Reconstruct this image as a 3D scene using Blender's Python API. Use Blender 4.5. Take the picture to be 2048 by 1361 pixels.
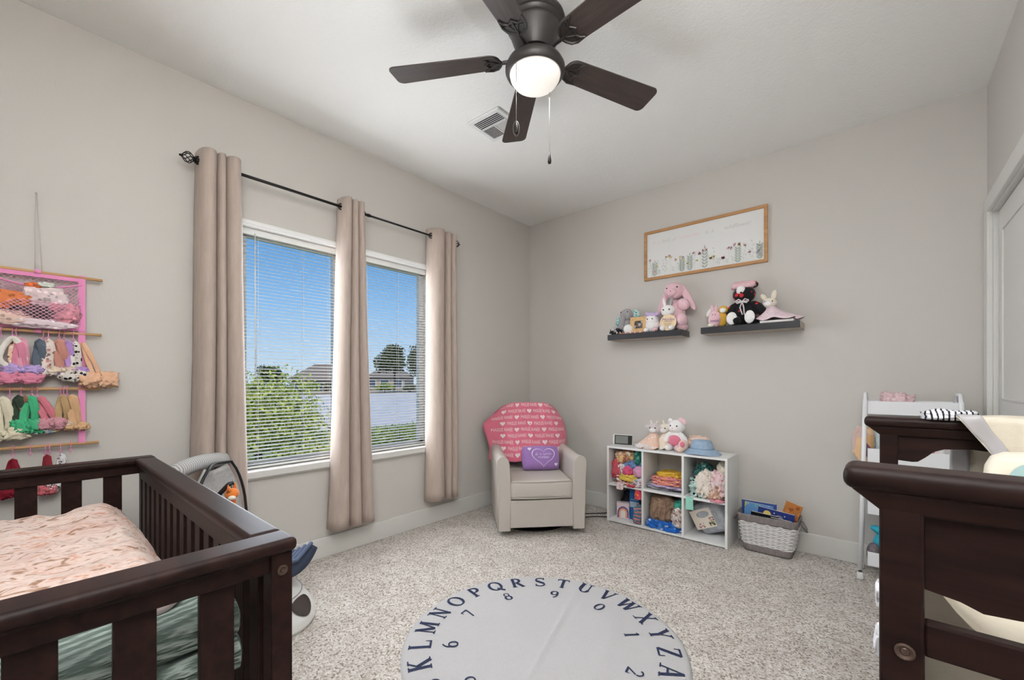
import bpy, bmesh, math, random
from mathutils import Vector, Matrix, Euler, noise
PI = math.pi; rnd = random.Random(7)
for o in list(bpy.data.objects): bpy.data.objects.remove(o, do_unlink=True)
SC = bpy.context.scene; COL = SC.collection

# ------------------------------------------------------------------ camera
cam_d = bpy.data.cameras.new('camera'); cam = bpy.data.objects.new('camera', cam_d); COL.objects.link(cam)
cam.location = (2.7288, -3.4245, 1.1458); cam.rotation_euler = (PI/2, 0, 0.7145)
cam_d.sensor_width = 36; cam_d.lens = 848.35/2048*36; cam_d.shift_y = (761.87-680.5)/2048; cam_d.clip_start = 0.02; cam_d.clip_end = 500
SC.camera = cam
# ------------------------------------------------------------------ sky, sun, window daylight, exposure
SC.view_settings.view_transform = 'Standard'; SC.view_settings.look = 'None'
SC.view_settings.gamma = 1; SC.view_settings.use_curve_mapping = False; SC.view_settings.exposure = 0.16
def S(r, g, b):
    f = lambda c: (c/255)/12.92 if c/255 <= .04045 else ((c/255+.055)/1.055)**2.4
    return (f(r), f(g), f(b), 1)
W = bpy.data.worlds.new('sky'); SC.world = W; W.use_nodes = True
nt = W.node_tree; nt.nodes.clear()
tc = nt.nodes.new('ShaderNodeTexCoord'); sp = nt.nodes.new('ShaderNodeSeparateXYZ'); rp = nt.nodes.new('ShaderNodeValToRGB')
bg = nt.nodes.new('ShaderNodeBackground'); wo = nt.nodes.new('ShaderNodeOutputWorld')
nt.links.new(tc.outputs['Generated'], sp.inputs[0]); nt.links.new(sp.outputs['Z'], rp.inputs[0]); nt.links.new(rp.outputs[0], bg.inputs[0]); nt.links.new(bg.outputs[0], wo.inputs[0])
el = rp.color_ramp.elements; el[0].position = 0.0; el[0].color = S(196, 216, 236); el[1].position = 1.0; el[1].color = S(40, 96, 176)
for p, c in ((.06, S(178, 206, 236)), (.16, S(138, 184, 232)), (.30, S(92, 152, 216)), (.5, S(62, 124, 200))):
    e = el.new(p); e.color = c
bg.inputs[1].default_value = 1.0
sd = bpy.data.lights.new('sun', 'SUN'); sd.energy = 3.0; sd.angle = .01; sd.color = (1, .95, .86)
sun = bpy.data.objects.new('sun', sd); COL.objects.link(sun); sun.rotation_euler = Vector((-.55, .35, -.75)).to_track_quat('-Z', 'Y').to_euler()
ad = bpy.data.lights.new('window_daylight', 'AREA'); ad.shape = 'RECTANGLE'; ad.size = 1.30; ad.size_y = 1.30; ad.energy = 28; ad.color = (.92, .985, 1.05)
al = bpy.data.objects.new('window_daylight', ad); COL.objects.link(al); al.location = (-.012, -1.95, 1.32)
al.rotation_euler = Vector((1, 0, 0)).to_track_quat('-Z', 'Z').to_euler()
FAN_W = 4; FILL_W = 102  # power of the fan lamp and of the added fill uplighter
# ------------------------------------------------------------------ materials
MATS = {}
def nodes(name, rough=.6, spec=.3, metal=0.0):
    m = bpy.data.materials.new(name); m.use_nodes = True; t = m.node_tree; b = t.nodes['Principled BSDF']
    b.inputs['Roughness'].default_value = rough; b.inputs['Specular IOR Level'].default_value = spec; b.inputs['Metallic'].default_value = metal
    MATS[name] = m
    return m, t, b
def N(t, k, **kw):
    n = t.nodes.new(k)
    for a, v in kw.items():
        if a.startswith('i_'): n.inputs[a[2:].replace('_', ' ')].default_value = v
        else: setattr(n, a, v)
    return n
def coords(t, scale=(1, 1, 1), kind='Object'):
    c = N(t, 'ShaderNodeTexCoord'); mp = N(t, 'ShaderNodeMapping'); mp.inputs['Scale'].default_value = scale
    t.links.new(c.outputs[kind], mp.inputs[0]); return mp.outputs[0]
def ramp(t, fac, stops, interp='LINEAR'):
    r = N(t, 'ShaderNodeValToRGB'); r.color_ramp.interpolation = interp; e = r.color_ramp.elements
    e[0].position, e[0].color = stops[0]; e[1].position, e[1].color = stops[-1]
    for p, c in stops[1:-1]:
        x = e.new(p); x.color = c
    t.links.new(fac, r.inputs[0]); return r.outputs[0]
def bump(t, b, h, dist=.002, strength=.5):
    n = N(t, 'ShaderNodeBump'); n.inputs['Strength'].default_value = strength; n.inputs['Distance'].default_value = dist
    t.links.new(h, n.inputs['Height']); t.links.new(n.outputs[0], b.inputs['Normal'])
def mat(name, c, rough=.6, spec=.3, metal=0, var=.0, scale=8, bmp=0, bscale=60, sheen=0, coat=0, alpha=1, emit=None, trans=0, stretch=(1, 1, 1)):
    if name in MATS: return MATS[name]
    m, t, b = nodes(name, rough, spec, metal); col = S(*c)
    b.inputs['Base Color'].default_value = col
    if var or bmp: v = coords(t, stretch)
    if var:
        n = N(t, 'ShaderNodeTexNoise'); n.inputs['Scale'].default_value = scale; n.inputs['Detail'].default_value = 5
        t.links.new(v, n.inputs[0]); d = [max(0, x*(1-var)) for x in col[:3]]+[1]; u = [min(1, x*(1+var)) for x in col[:3]]+[1]
        t.links.new(ramp(t, n.outputs[0], [(.3, d), (.7, u)]), b.inputs['Base Color'])
    if bmp:
        n = N(t, 'ShaderNodeTexNoise'); n.inputs['Scale'].default_value = bscale; n.inputs['Detail'].default_value = 4
        t.links.new(v, n.inputs[0]); bump(t, b, n.outputs[0], .004, bmp)
    if sheen: b.inputs['Sheen Weight'].default_value = sheen
    if coat: b.inputs['Coat Weight'].default_value = coat; b.inputs['Coat Roughness'].default_value = .15
    if alpha < 1: b.inputs['Alpha'].default_value = alpha
    if trans: b.inputs['Transmission Weight'].default_value = trans
    if emit: b.inputs['Emission Color'].default_value = S(*emit[0]); b.inputs['Emission Strength'].default_value = emit[1]
    return m
def floral(name, base, cols, scale=30, size=.45, rough=.85, wob=.6):
    """printed fabric: blobs of several colours on a base"""
    if name in MATS: return MATS[name]
    m, t, b = nodes(name, rough, .15); v = coords(t)
    n = N(t, 'ShaderNodeTexNoise'); n.inputs['Scale'].default_value = scale*.8; t.links.new(v, n.inputs[0])
    mx = N(t, 'ShaderNodeVectorMath', operation='MULTIPLY_ADD'); mx.inputs[1].default_value = (wob/scale,)*3
    t.links.new(n.outputs['Color'], mx.inputs[0]); t.links.new(v, mx.inputs[2])
    vo = N(t, 'ShaderNodeTexVoronoi'); vo.inputs['Scale'].default_value = scale; t.links.new(mx.outputs[0], vo.inputs['Vector'])
    sx = N(t, 'ShaderNodeSeparateXYZ'); t.links.new(vo.outputs['Color'], sx.inputs[0])
    k = len(cols); c = ramp(t, sx.outputs[0], [(i/k, S(*cc)) for i, cc in enumerate(cols)]+[(1, S(*cols[-1]))], 'CONSTANT')
    lt = N(t, 'ShaderNodeMath', operation='LESS_THAN'); lt.inputs[1].default_value = size; t.links.new(vo.outputs['Distance'], lt.inputs[0])
    mi = N(t, 'ShaderNodeMix', data_type='RGBA'); mi.inputs[6].default_value = S(*base); t.links.new(lt.outputs[0], mi.inputs[0]); t.links.new(c, mi.inputs[7])
    t.links.new(mi.outputs[2], b.inputs['Base Color']); b.inputs['Sheen Weight'].default_value = .15
    return m
def stripes(name, cols, scale=20, dist=2.0, dirn='Z', rough=.85):
    if name in MATS: return MATS[name]
    m, t, b = nodes(name, rough, .15); v = coords(t)
    w = N(t, 'ShaderNodeTexWave', bands_direction=dirn, wave_profile='SAW'); w.inputs['Scale'].default_value = scale; w.inputs['Distortion'].default_value = dist; w.inputs['Detail'].default_value = 2
    t.links.new(v, w.inputs[0]); k = len(cols)
    t.links.new(ramp(t, w.outputs[1], [(i/k, S(*c)) for i, c in enumerate(cols)]+[(1, S(*cols[-1]))], 'CONSTANT'), b.inputs['Base Color'])
    return m
def wood(name, dark, light, rough=.35, scale=6, stretch=(1, 1, .08), spec=.4, coat=0):
    if name in MATS: return MATS[name]
    m, t, b = nodes(name, rough, spec); v = coords(t, stretch)
    n = N(t, 'ShaderNodeTexNoise'); n.inputs['Scale'].default_value = scale*8; n.inputs['Detail'].default_value = 6; n.inputs['Distortion'].default_value = .6
    t.links.new(v, n.inputs[0]); t.links.new(ramp(t, n.outputs[0], [(.3, S(*dark)), (.7, S(*light))]), b.inputs['Base Color'])
    if coat: b.inputs['Coat Weight'].default_value = coat; b.inputs['Coat Roughness'].default_value = .2
    return m
def paint(name, c, bscale, bdist, rough=.75, strength=.35):
    m, t, b = nodes(name, rough, .25); b.inputs['Base Color'].default_value = S(*c); v = coords(t)
    n = N(t, 'ShaderNodeTexNoise'); n.inputs['Scale'].default_value = bscale; n.inputs['Detail'].default_value = 3; t.links.new(v, n.inputs[0])
    bump(t, b, n.outputs[0], bdist, strength); return m
M_WALL = paint('wall_paint', (207, 202, 196), 110, .0012)
M_CEIL = paint('ceiling_paint', (248, 247, 243), 75, .004, .9, .5)
M_TRIM = mat('trim_paint', (220, 218, 213), .45, .4)
# carpet: flecked short pile
m, t, b = nodes('carpet', .95, .1); v = coords(t)
vo = N(t, 'ShaderNodeTexVoronoi'); vo.inputs['Scale'].default_value = 150; t.links.new(v, vo.inputs['Vector'])
sx = N(t, 'ShaderNodeSeparateXYZ'); t.links.new(vo.outputs['Color'], sx.inputs[0])
c1 = ramp(t, sx.outputs[0], [(0, S(146, 132, 119)), (.12, S(180, 168, 156)), (.28, S(201, 193, 183)), (.62, S(219, 212, 205)), (.88, S(229, 224, 218))], 'CONSTANT')
no = N(t, 'ShaderNodeTexNoise'); no.inputs['Scale'].default_value = 7; no.inputs['Detail'].default_value = 4; t.links.new(v, no.inputs[0])
c2 = ramp(t, no.outputs[0], [(.35, (.86, .85, .84, 1)), (.65, (1, 1, 1, 1))])
mi = N(t, 'ShaderNodeMix', data_type='RGBA', blend_type='MULTIPLY'); mi.inputs[0].default_value = 1; t.links.new(c1, mi.inputs[6]); t.links.new(c2, mi.inputs[7])
t.links.new(mi.outputs[2], b.inputs['Base Color']); b.inputs['Sheen Weight'].default_value = .2
iv = N(t, 'ShaderNodeMath', operation='MULTIPLY_ADD'); iv.inputs[1].default_value = -1.2; t.links.new(vo.outputs['Distance'], iv.inputs[0]); t.links.new(sx.outputs[1], iv.inputs[2])
bump(t, b, iv.outputs[0], .006, .45); M_CARPET = m
M_ESP = wood('espresso_wood', (30, 20, 18), (48, 31, 27), .42, 5, (.1, 1, 1), .14)
M_ESPD = M_ESP
M_BRONZE = mat('dark_bronze', (58, 54, 52), .42, .5, .3)
M_BLACKMETAL = mat('black_metal', (36, 33, 32), .4, .5, .6)
M_BLADE = wood('blade_wood', (56, 47, 43), (74, 63, 58), .4, 5, (.12, 1, 1))
M_WHITE = mat('white_laminate', (236, 235, 233), .4, .4)
M_WMETAL = mat('white_metal', (238, 238, 240), .35, .5)
M_PLASTIC = mat('white_plastic', (234, 233, 229), .35, .5)
M_BLACK = mat('black_plastic', (24, 24, 26), .35, .5)
M_LEATHER = mat('cream_leather', (193, 185, 177), .5, .35, var=.02, scale=3, bmp=.08, bscale=220)
M_LINEN = mat('curtain_linen', (184, 168, 157), .85, .15, var=.07, scale=60, stretch=(1, 1, .15), sheen=.1)

# ------------------------------------------------------------------ mesh helpers
class MB:
    def __init__(s): s.v = []; s.f = []
    def add(s, vs, fs, mt=None):
        k = len(s.v); s.v += [tuple(mt @ Vector(p)) if mt else tuple(p) for p in vs]; s.f += [[i+k for i in f] for f in fs]; return s
    def box(s, c, d, mt=None):
        x, y, z = [q/2 for q in d]; vs = [(c[0]+a*x, c[1]+e*y, c[2]+g*z) for a in (-1, 1) for e in (-1, 1) for g in (-1, 1)]
        return s.add(vs, [[0, 1, 3, 2], [4, 6, 7, 5], [0, 4, 5, 1], [2, 3, 7, 6], [0, 2, 6, 4], [1, 5, 7, 3]], mt)
    def bb(s, a, b_, mt=None):
        return s.box([(p+q)/2 for p, q in zip(a, b_)], [abs(q-p) for p, q in zip(a, b_)], mt)
    def rbox(s, c, d, r=.01, seg=3, mt=None):
        bm = bmesh.new(); bmesh.ops.create_cube(bm, size=1)
        for q in bm.verts: q.co = Vector((q.co.x*d[0], q.co.y*d[1], q.co.z*d[2]))
        bmesh.ops.bevel(bm, geom=bm.edges[:], offset=min(r, min(d)*.49), segments=seg, profile=.5, affect='EDGES')
        bm.verts.ensure_lookup_table()
        for i, q in enumerate(bm.verts): q.index = i
        s.add([Vector(c)+q.co for q in bm.verts], [[q.index for q in f.verts] for f in bm.faces], mt); bm.free(); return s
    def tube(s, pts, r, n=8, closed=False, caps=True, flat=None, up=None, rib=0):
        """tube along pts; r number or list; flat=(a,b) scales the section"""
        P = [Vector(p) for p in pts]; k = len(P); R = r if isinstance(r, (list, tuple)) else [r]*k; fa, fb = flat or (1, 1)
        vs = []; prev = Vector(up) if up else None
        for i in range(k):
            tg = (P[(i+1) % k]-P[(i-1) % k]) if closed else (P[min(i+1, k-1)]-P[max(i-1, 0)])
            tg = tg.normalized() if tg.length else Vector((0, 0, 1))
            if prev is None: prev = Vector((1, 0, 0)) if abs(tg.x) < .9 else Vector((0, 1, 0))
            a = prev-tg*prev.dot(tg)
            if a.length < 1e-5: a = tg.orthogonal()
            a.normalize(); b_ = tg.cross(a); prev = Vector(up) if up else a
            for j in range(n):
                w = 2*PI*j/n; k_ = 1+rib*math.cos(5*w+i*.22); vs.append(P[i]+a*(math.cos(w)*R[i]*fa*k_)+b_*(math.sin(w)*R[i]*fb*k_))
        fs = [[i*n+j, i*n+(j+1) % n, ((i+1) % k)*n+(j+1) % n, ((i+1) % k)*n+j] for i in range(k if closed else k-1) for j in range(n)]
        if caps and not closed: fs += [list(range(n))[::-1], [(k-1)*n+j for j in range(n)]]
        return s.add(vs, fs)
    def lathe(s, prof, n=32, c=(0, 0, 0), mt=None):
        vs = [(c[0]+r*math.cos(2*PI*j/n), c[1]+r*math.sin(2*PI*j/n), c[2]+z) for r, z in prof for j in range(n)]; k = len(prof)
        return s.add(vs, [[i*n+j, i*n+(j+1) % n, (i+1)*n+(j+1) % n, (i+1)*n+j] for i in range(k-1) for j in range(n)], mt)
    def ell(s, c, r, rot=(0, 0, 0), nu=20, nv=12, nz=0, seed=0, freq=3, pw=1):
        M_ = Matrix.Translation(c) @ Euler(rot).to_matrix().to_4x4(); vs = []
        for i in range(nv+1):
            a = PI*i/nv
            for j in range(nu):
                w = 2*PI*j/nu; d = Vector((math.sin(a)*math.cos(w), math.sin(a)*math.sin(w), math.cos(a)))
                if pw != 1: d = Vector([math.copysign(abs(q)**pw, q) for q in d])
                k = 1+(nz*noise.noise(d*freq+Vector((seed*3.1, seed*1.7, seed))) if nz else 0)
                vs.append(M_ @ Vector((d.x*r[0]*k, d.y*r[1]*k, d.z*r[2]*k)))
        return s.add(vs, [[i*nu+j, (i+1)*nu+j, (i+1)*nu+(j+1) % nu, i*nu+(j+1) % nu] for i in range(nv) for j in range(nu)])
    def grid(s, fn, nu, nv, closed=False):
        vs = [fn(i/nu, j/nv) for j in range(nv+1) for i in range(nu+(0 if closed else 1))]; n = nu if closed else nu+1
        return s.add(vs, [[j*n+i, j*n+(i+1) % n, (j+1)*n+(i+1) % n, (j+1)*n+i] for j in range(nv) for i in range(nu)])
    def prism(s, out, z0, z1, mt=None):
        k = len(out); vs = [(x, y, z0) for x, y in out]+[(x, y, z1) for x, y in out]
        return s.add(vs, [list(range(k))[::-1], [k+i for i in range(k)]]+[[i, (i+1) % k, k+(i+1) % k, k+i] for i in range(k)], mt)
    def flat(s, out, z=0, mt=None):
        return s.add([(x, y, z) for x, y in out], [list(range(len(out)))], mt)
    def build(s, name, m, parent=None, smooth=False, world=False, bevel=0, subd=0, solid=0, label=None, cat=None, group=None, kind=None):
        me = bpy.data.meshes.new(name); off = parent.matrix_world.inverted() if (world and parent) else None
        vs = [off @ Vector(p) for p in s.v] if off else s.v
        me.from_pydata([tuple(p) for p in vs], [], s.f); me.update(); me.materials.append(m)
        if smooth: me.polygons.foreach_set('use_smooth', [True]*len(me.polygons))
        if smooth == 'auto':
            me.polygons.foreach_set('use_smooth', [True]*len(me.polygons)); me.set_sharp_from_angle(angle=math.radians(38))
        o = bpy.data.objects.new(name, me); COL.objects.link(o)
        if parent: o.parent = parent
        if solid: q = o.modifiers.new('solid', 'SOLIDIFY'); q.thickness = solid; q.offset = 0
        if bevel:
            q = o.modifiers.new('bevel', 'BEVEL'); q.width = bevel; q.segments = 2; q.limit_method = 'ANGLE'; q.angle_limit = .6
        if smooth == 'auto': q = o.modifiers.new('wn', 'WEIGHTED_NORMAL'); q.keep_sharp = True
        if subd: q = o.modifiers.new('sub', 'SUBSURF'); q.levels = subd; q.render_levels = subd
        return tag(o, label, cat, group, kind)
def tag(o, label=None, cat=None, group=None, kind=None):
    for k, v in (('label', label), ('category', cat), ('group', group), ('kind', kind)):
        if v: o[k] = v
    return o
def thing(name, label, cat, loc=(0, 0, 0), rz=0, group=None, kind=None):
    o = bpy.data.objects.new(name, None); COL.objects.link(o); o.location = loc; o.rotation_euler = (0, 0, rz); o.empty_display_size = .05
    o.matrix_world = Matrix.Translation(loc) @ Matrix.Rotation(rz, 4, 'Z')
    return tag(o, label, cat, group, kind)
def share(src, parent, loc=(0, 0, 0), rot=(0, 0, 0), sc=1):
    o = src.copy(); COL.objects.link(o); o.parent = parent; o.location = loc; o.rotation_euler = rot
    o.scale = (sc,)*3 if isinstance(sc, (int, float)) else sc
    return o
def text_mesh(s, size=1.0, shear=0):
    cu = bpy.data.curves.new('t', 'FONT'); cu.body = s; cu.size = size; cu.align_x = 'CENTER'; cu.shear = shear; cu.resolution_u = 2
    o = bpy.data.objects.new('t', cu); COL.objects.link(o); dg = bpy.context.evaluated_depsgraph_get(); me = o.evaluated_get(dg).to_mesh()
    v = [tuple(p.co) for p in me.vertices]; f = [list(p.vertices) for p in me.polygons]
    bpy.data.objects.remove(o, do_unlink=True); bpy.data.curves.remove(cu); return v, f
def heart(n=28, w=1.0):
    out = []
    for i in range(n):
        a = 2*PI*i/n; out.append((w*.5*(math.sin(a)**3)*1.05, w*(13*math.cos(a)-5*math.cos(2*a)-2*math.cos(3*a)-math.cos(4*a))/32))
    return out[::-1]

# ------------------------------------------------------------------ room shell
RW, RD, RH = 3.168, -3.90, 2.74
WY0, WY1, WZ0, WZ1 = -2.62, -1.285, .615, 2.045      # window opening
DZ = 2.03                                             # closet door height
def struct(o): o['kind'] = 'structure'; return o
b_ = MB().bb((-.12, RD-.1, -.1), (0, WY0, RH)).bb((-.12, WY1, -.1), (0, .12, RH)).bb((-.12, WY0, -.1), (0, WY1, WZ0)).bb((-.12, WY0, WZ1), (0, WY1, RH))
struct(b_.build('wall_left', M_WALL))
struct(MB().bb((0, 0, -.1), (RW+.12, .12, RH)).build('wall_back', M_WALL))
DY0, DY1 = -1.80, -.15
struct(MB().bb((RW, DY1, 0), (RW+.12, 0, RH)).bb((RW, RD-.1, 0), (RW+.12, DY0, RH)).bb((RW, DY0, DZ), (RW+.12, DY1, RH)).build('wall_right', M_WALL))
struct(MB().bb((0, RD-.12, 0), (RW, RD, RH)).build('wall_front', M_WALL))
struct(MB().bb((-.12, RD-.12, -.1), (RW+.12, 0, 0)).build('floor', M_CARPET))
struct(MB().bb((-.12, RD-.12, RH), (RW+.12, .12, RH+.1)).build('ceiling', M_CEIL))
def baseboard(name, a, c):
    o = MB().bb(a, c).build(name, M_TRIM, bevel=.004); struct(o)
BH = .132
baseboard('baseboard_left', (0, RD, 0), (.015, 0, BH)); baseboard('baseboard_back', (.015, -.015, 0), (RW, 0, BH))
baseboard('baseboard_right', (RW-.015, RD, 0), (RW, DY0-.1, BH)); baseboard('baseboard_front', (.015, RD, 0), (RW, RD+.015, BH))
# closet door in the right wall, with stepped casing
d1 = thing('door_1', 'white closet door with stepped white casing in the right wall', None, (RW, DY1, 0)); d1['kind'] = 'structure'
for k, (ins, t_) in enumerate(((0, .012), (.03, .017), (.07, .022), (.11, .019))):
    MB().bb((RW-t_, DY1-.008-.0006*k, 0), (RW, -.001-ins, DZ+.092-ins*.6)).build('casing', M_TRIM, d1, world=True, bevel=.003)
    MB().bb((RW-t_-.0002, DY0-.1+ins, DZ-.009-.0006*k), (RW, -.001-ins, DZ+.0925-ins*.6)).build('casing', M_TRIM, d1, world=True, bevel=.003)
MB().bb((RW-.0005, DY1-.018, 0), (RW+.03, DY1+.0015, DZ)).build('jamb', M_TRIM, d1, world=True)
MB().bb((RW-.002, DY0, DZ-.018), (RW+.03, DY1, DZ+.001)).build('jamb', M_TRIM, d1, world=True)
MB().bb((RW-.002, DY0-.001, 0), (RW+.03, DY0+.018, DZ)).build('jamb', M_TRIM, d1, world=True)
def door_leaf(ya, yb):
    o = MB().bb((RW+.018, ya, .01), (RW+.05, yb, DZ-.024)).build('door_leaf', M_TRIM, d1, world=True, bevel=.002)
    for z0, z1 in ((.22, .92), (1.05, 1.9)):
        q = MB(); w = .012; yA, yB = ya+.1, yb-.1
        q.bb((RW+.012, yA, z0), (RW+.02, yA+w, z1)).bb((RW+.012, yB-w, z0), (RW+.02, yB, z1)).bb((RW+.012, yA, z0), (RW+.02, yB, z0+w)).bb((RW+.012, yA, z1-w), (RW+.02, yB, z1))
        ob = q.build('door_panel', M_TRIM, d1, world=True, bevel=.003)
mid = (DY0+DY1)/2
door_leaf(DY0+.022, mid-.002); door_leaf(mid+.002, DY1-.024)
MB().bb((RW+.085, DY0, 0), (RW+.119, DY1, DZ)).build('closet_shade_sheet', M_BLACK, d1, world=True)  # black sheet standing in for the shade behind the door gaps

# ------------------------------------------------------------------ window with two sashes
w1 = thing('window_1', 'white twin window with glass panes and a deep white sill', None, (0, (WY0+WY1)/2, WZ0)); w1['kind'] = 'structure'
M_VINYL = mat('vinyl', (240, 240, 238), .4, .4)
def wp(name, a, c, m=M_VINYL, bv=.002): return MB().bb(a, c).build(name, m, w1, world=True, bevel=bv)
wp('liner', (-.12, WY0, WZ1-.012), (.004, WY1, WZ1)); wp('liner', (-.12, WY0, WZ0), (.004, WY0+.012, WZ1)); wp('liner', (-.12, WY1-.012, WZ0), (.004, WY1, WZ1))
for a, c in (((-.001, WY0-.018, WZ1), (.012, WY1+.018, WZ1+.02)), ((-.001, WY0-.018, WZ0), (.012, WY0, WZ1)), ((-.001, WY1, WZ0), (.012, WY1+.018, WZ1))): wp('edge_trim', a, c)
wp('sill', (-.12, WY0-.03, WZ0-.03), (.035, WY1+.03, WZ0+.012), M_TRIM, .005)
wp('apron', (0, WY0-.02, WZ0-.042), (.016, WY1+.02, WZ0-.028), M_TRIM)
WYM = -1.955
wp('mullion', (-.115, WYM-.05, WZ0), (-.02, WYM+.05, WZ1))
for ya, yb in ((WY0+.012, WYM-.05), (WYM+.05, WY1-.012)):
    for a, c in (((-.11, ya, WZ0), (-.07, ya+.04, WZ1)), ((-.11, yb-.04, WZ0), (-.07, yb, WZ1)), ((-.11, ya, WZ0), (-.07, yb, WZ0+.055)), ((-.11, ya, WZ1-.055), (-.07, yb, WZ1-.01))): wp('sash_rail', a, c)
m, t, bs = nodes('window_glass', .02, .5); tr = N(t, 'ShaderNodeBsdfTransparent'); gl = N(t, 'ShaderNodeBsdfGlossy'); gl.inputs['Roughness'].default_value = .25; mx = N(t, 'ShaderNodeMixShader'); mx.inputs[0].default_value = .004
tr.inputs[0].default_value = (.96, .98, .97, 1); t.links.new(tr.outputs[0], mx.inputs[1]); t.links.new(gl.outputs[0], mx.inputs[2]); t.links.new(mx.outputs[0], t.nodes['Material Output'].inputs[0])
for ya, yb in ((WY0+.05, WYM-.088), (WYM+.088, WY1-.05)): wp('pane', (-.093, ya, WZ0+.05), (-.088, yb, WZ1-.05), m, 0)

# blinds: every slat its own piece
M_SLAT = mat('blind_slat', (238, 239, 236), .4, .35)
def blind(ya, yb, label):
    r = thing('window_blind', label, 'blind', (-.045, (ya+yb)/2, WZ0+.012), 0, 'white mini blinds in the window'); L = yb-ya
    ztop = WZ1-.012-(WZ0+.012)
    MB().box((0, 0, ztop-.02), (.03, L, .038)).build('head_rail', M_SLAT, r, bevel=.002)
    MB().box((0, 0, .012), (.024, L, .012)).build('bottom_rail', M_SLAT, r, bevel=.002)
    prof = [(-.0125, -.0008), (-.006, .0006), (0, .0011), (.006, .0006), (.0125, -.0008)]; q = MB()
    vs = [(x, s_*L/2, z) for s_ in (-1, 1) for x, z in prof]+[(x, s_*L/2, z-.0007) for s_ in (-1, 1) for x, z in prof]
    fs = [[i, i+1, 6+i, 5+i] for i in range(4)]+[[10+i, 15+i, 16+i, 11+i] for i in range(4)]+[[0, 5, 15, 10], [4, 14, 19, 9]]
    q.add(vs, fs); pitch = .0207; n = int((ztop-.055)/pitch); first = None
    for i in range(n):
        z = .03+pitch*i
        if first is None: first = q.build('slat', M_SLAT, r, True); o = first
        else: o = share(first, r)
        o.location = (0, 0, z); o.rotation_euler = (0, math.radians(11), 0)
    for f in (-.36, .08, .36) if L > .5 else (-.3, .3):
        c_ = MB(); 
        for x in (-.012, .012): c_.tube([(x, L*f, .012), (x, L*f, ztop-.03)], .0007, 4)
        c_.build('ladder_cord', M_SLAT, r)
    return r, ztop, L
BL, zt_, L_ = blind(WY0+.02, WYM-.055, 'white mini blind between the left and middle curtains')
wd = MB().tube([(.022, -L_/2+.062, zt_-.03), (.024, -L_/2+.064, .55)], .0035, 6); wd.build('tilt_wand', mat('clear_acrylic', (205, 210, 212), .15, .6), BL, True)
blind(WYM+.055, WY1-.02, 'white mini blind between the middle and right curtains')

# ------------------------------------------------------------------ outdoors
def scatter_leaves(q, c, r, n, size, rr, shell=.55):
    for i in range(n):
        while True:
            d = Vector((rr.uniform(-1, 1), rr.uniform(-1, 1), rr.uniform(-1, 1)))
            if .05 < d.length < 1: break
        d = d.normalized()*(shell+(1-shell)*rr.random())
        p = Vector((c[0]+d.x*r[0], c[1]+d.y*r[1], c[2]+d.z*r[2])); a = Vector((rr.gauss(0, 1), rr.gauss(0, 1), rr.gauss(0, .6))).normalized()
        b_ = a.orthogonal(); b_ = (Matrix.Rotation(rr.uniform(0, 6.28), 3, a) @ b_).normalized(); s_ = size*rr.uniform(.6, 1.3); w = a.cross(b_)
        q.add([p-b_*s_*.5, p+w*s_*.28, p+b_*s_*.6, p-w*s_*.28], [[0, 1, 2, 3]])
def leafmat(name, a, b2, scale):
    m, t, bs = nodes(name, .55, .25); v = coords(t); n = N(t, 'ShaderNodeTexNoise'); n.inputs['Scale'].default_value = scale; t.links.new(v, n.inputs[0])
    t.links.new(ramp(t, n.outputs[0], [(.35, S(*a)), (.65, S(*b2))]), bs.inputs['Base Color']); return m
M_LEAF1 = leafmat('leaf_bright', (124, 146, 56), (206, 210, 112), 9); M_LEAF2 = leafmat('leaf_dark', (56, 66, 44), (98, 106, 72), 1.5); M_LEAF3 = leafmat('leaf_hedge', (98, 124, 46), (160, 178, 84), 5)
M_TRUNK = mat('bark', (92, 76, 62), .9, .1, var=.3, scale=20)
GZ = -.45
M_GRASS = leafmat('lawn', (104, 122, 54), (146, 156, 84), 2.5)
MB().bb((-10.5, -12, GZ-.1), (-.13, 30, GZ)).build('lawn', M_GRASS, label='green lawn outside below the window', cat='lawn', kind='stuff')
MB().bb((-160, -60, GZ-.3), (-.13, 160, GZ-.101)).build('far_ground', mat('dry_earth', (150, 138, 116), .95, .05, var=.15, scale=.4), label='pale dry earth around the pond outside', cat='ground', kind='stuff')
m, t, bs = nodes('pond_water', .45, .25); bs.inputs['Base Color'].default_value = S(214, 208, 206); v = coords(t, (1, 1, 1)); n = N(t, 'ShaderNodeTexNoise'); n.inputs['Scale'].default_value = 2.2; n.inputs['Detail'].default_value = 3; t.links.new(v, n.inputs[0]); bump(t, bs, n.outputs[0], .05, .4)
MB().bb((-46, -14, GZ-.1), (-10.51, 62, GZ-.02)).build('pond', m, label='pale grey pond seen through the blinds', cat='pond')
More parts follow.
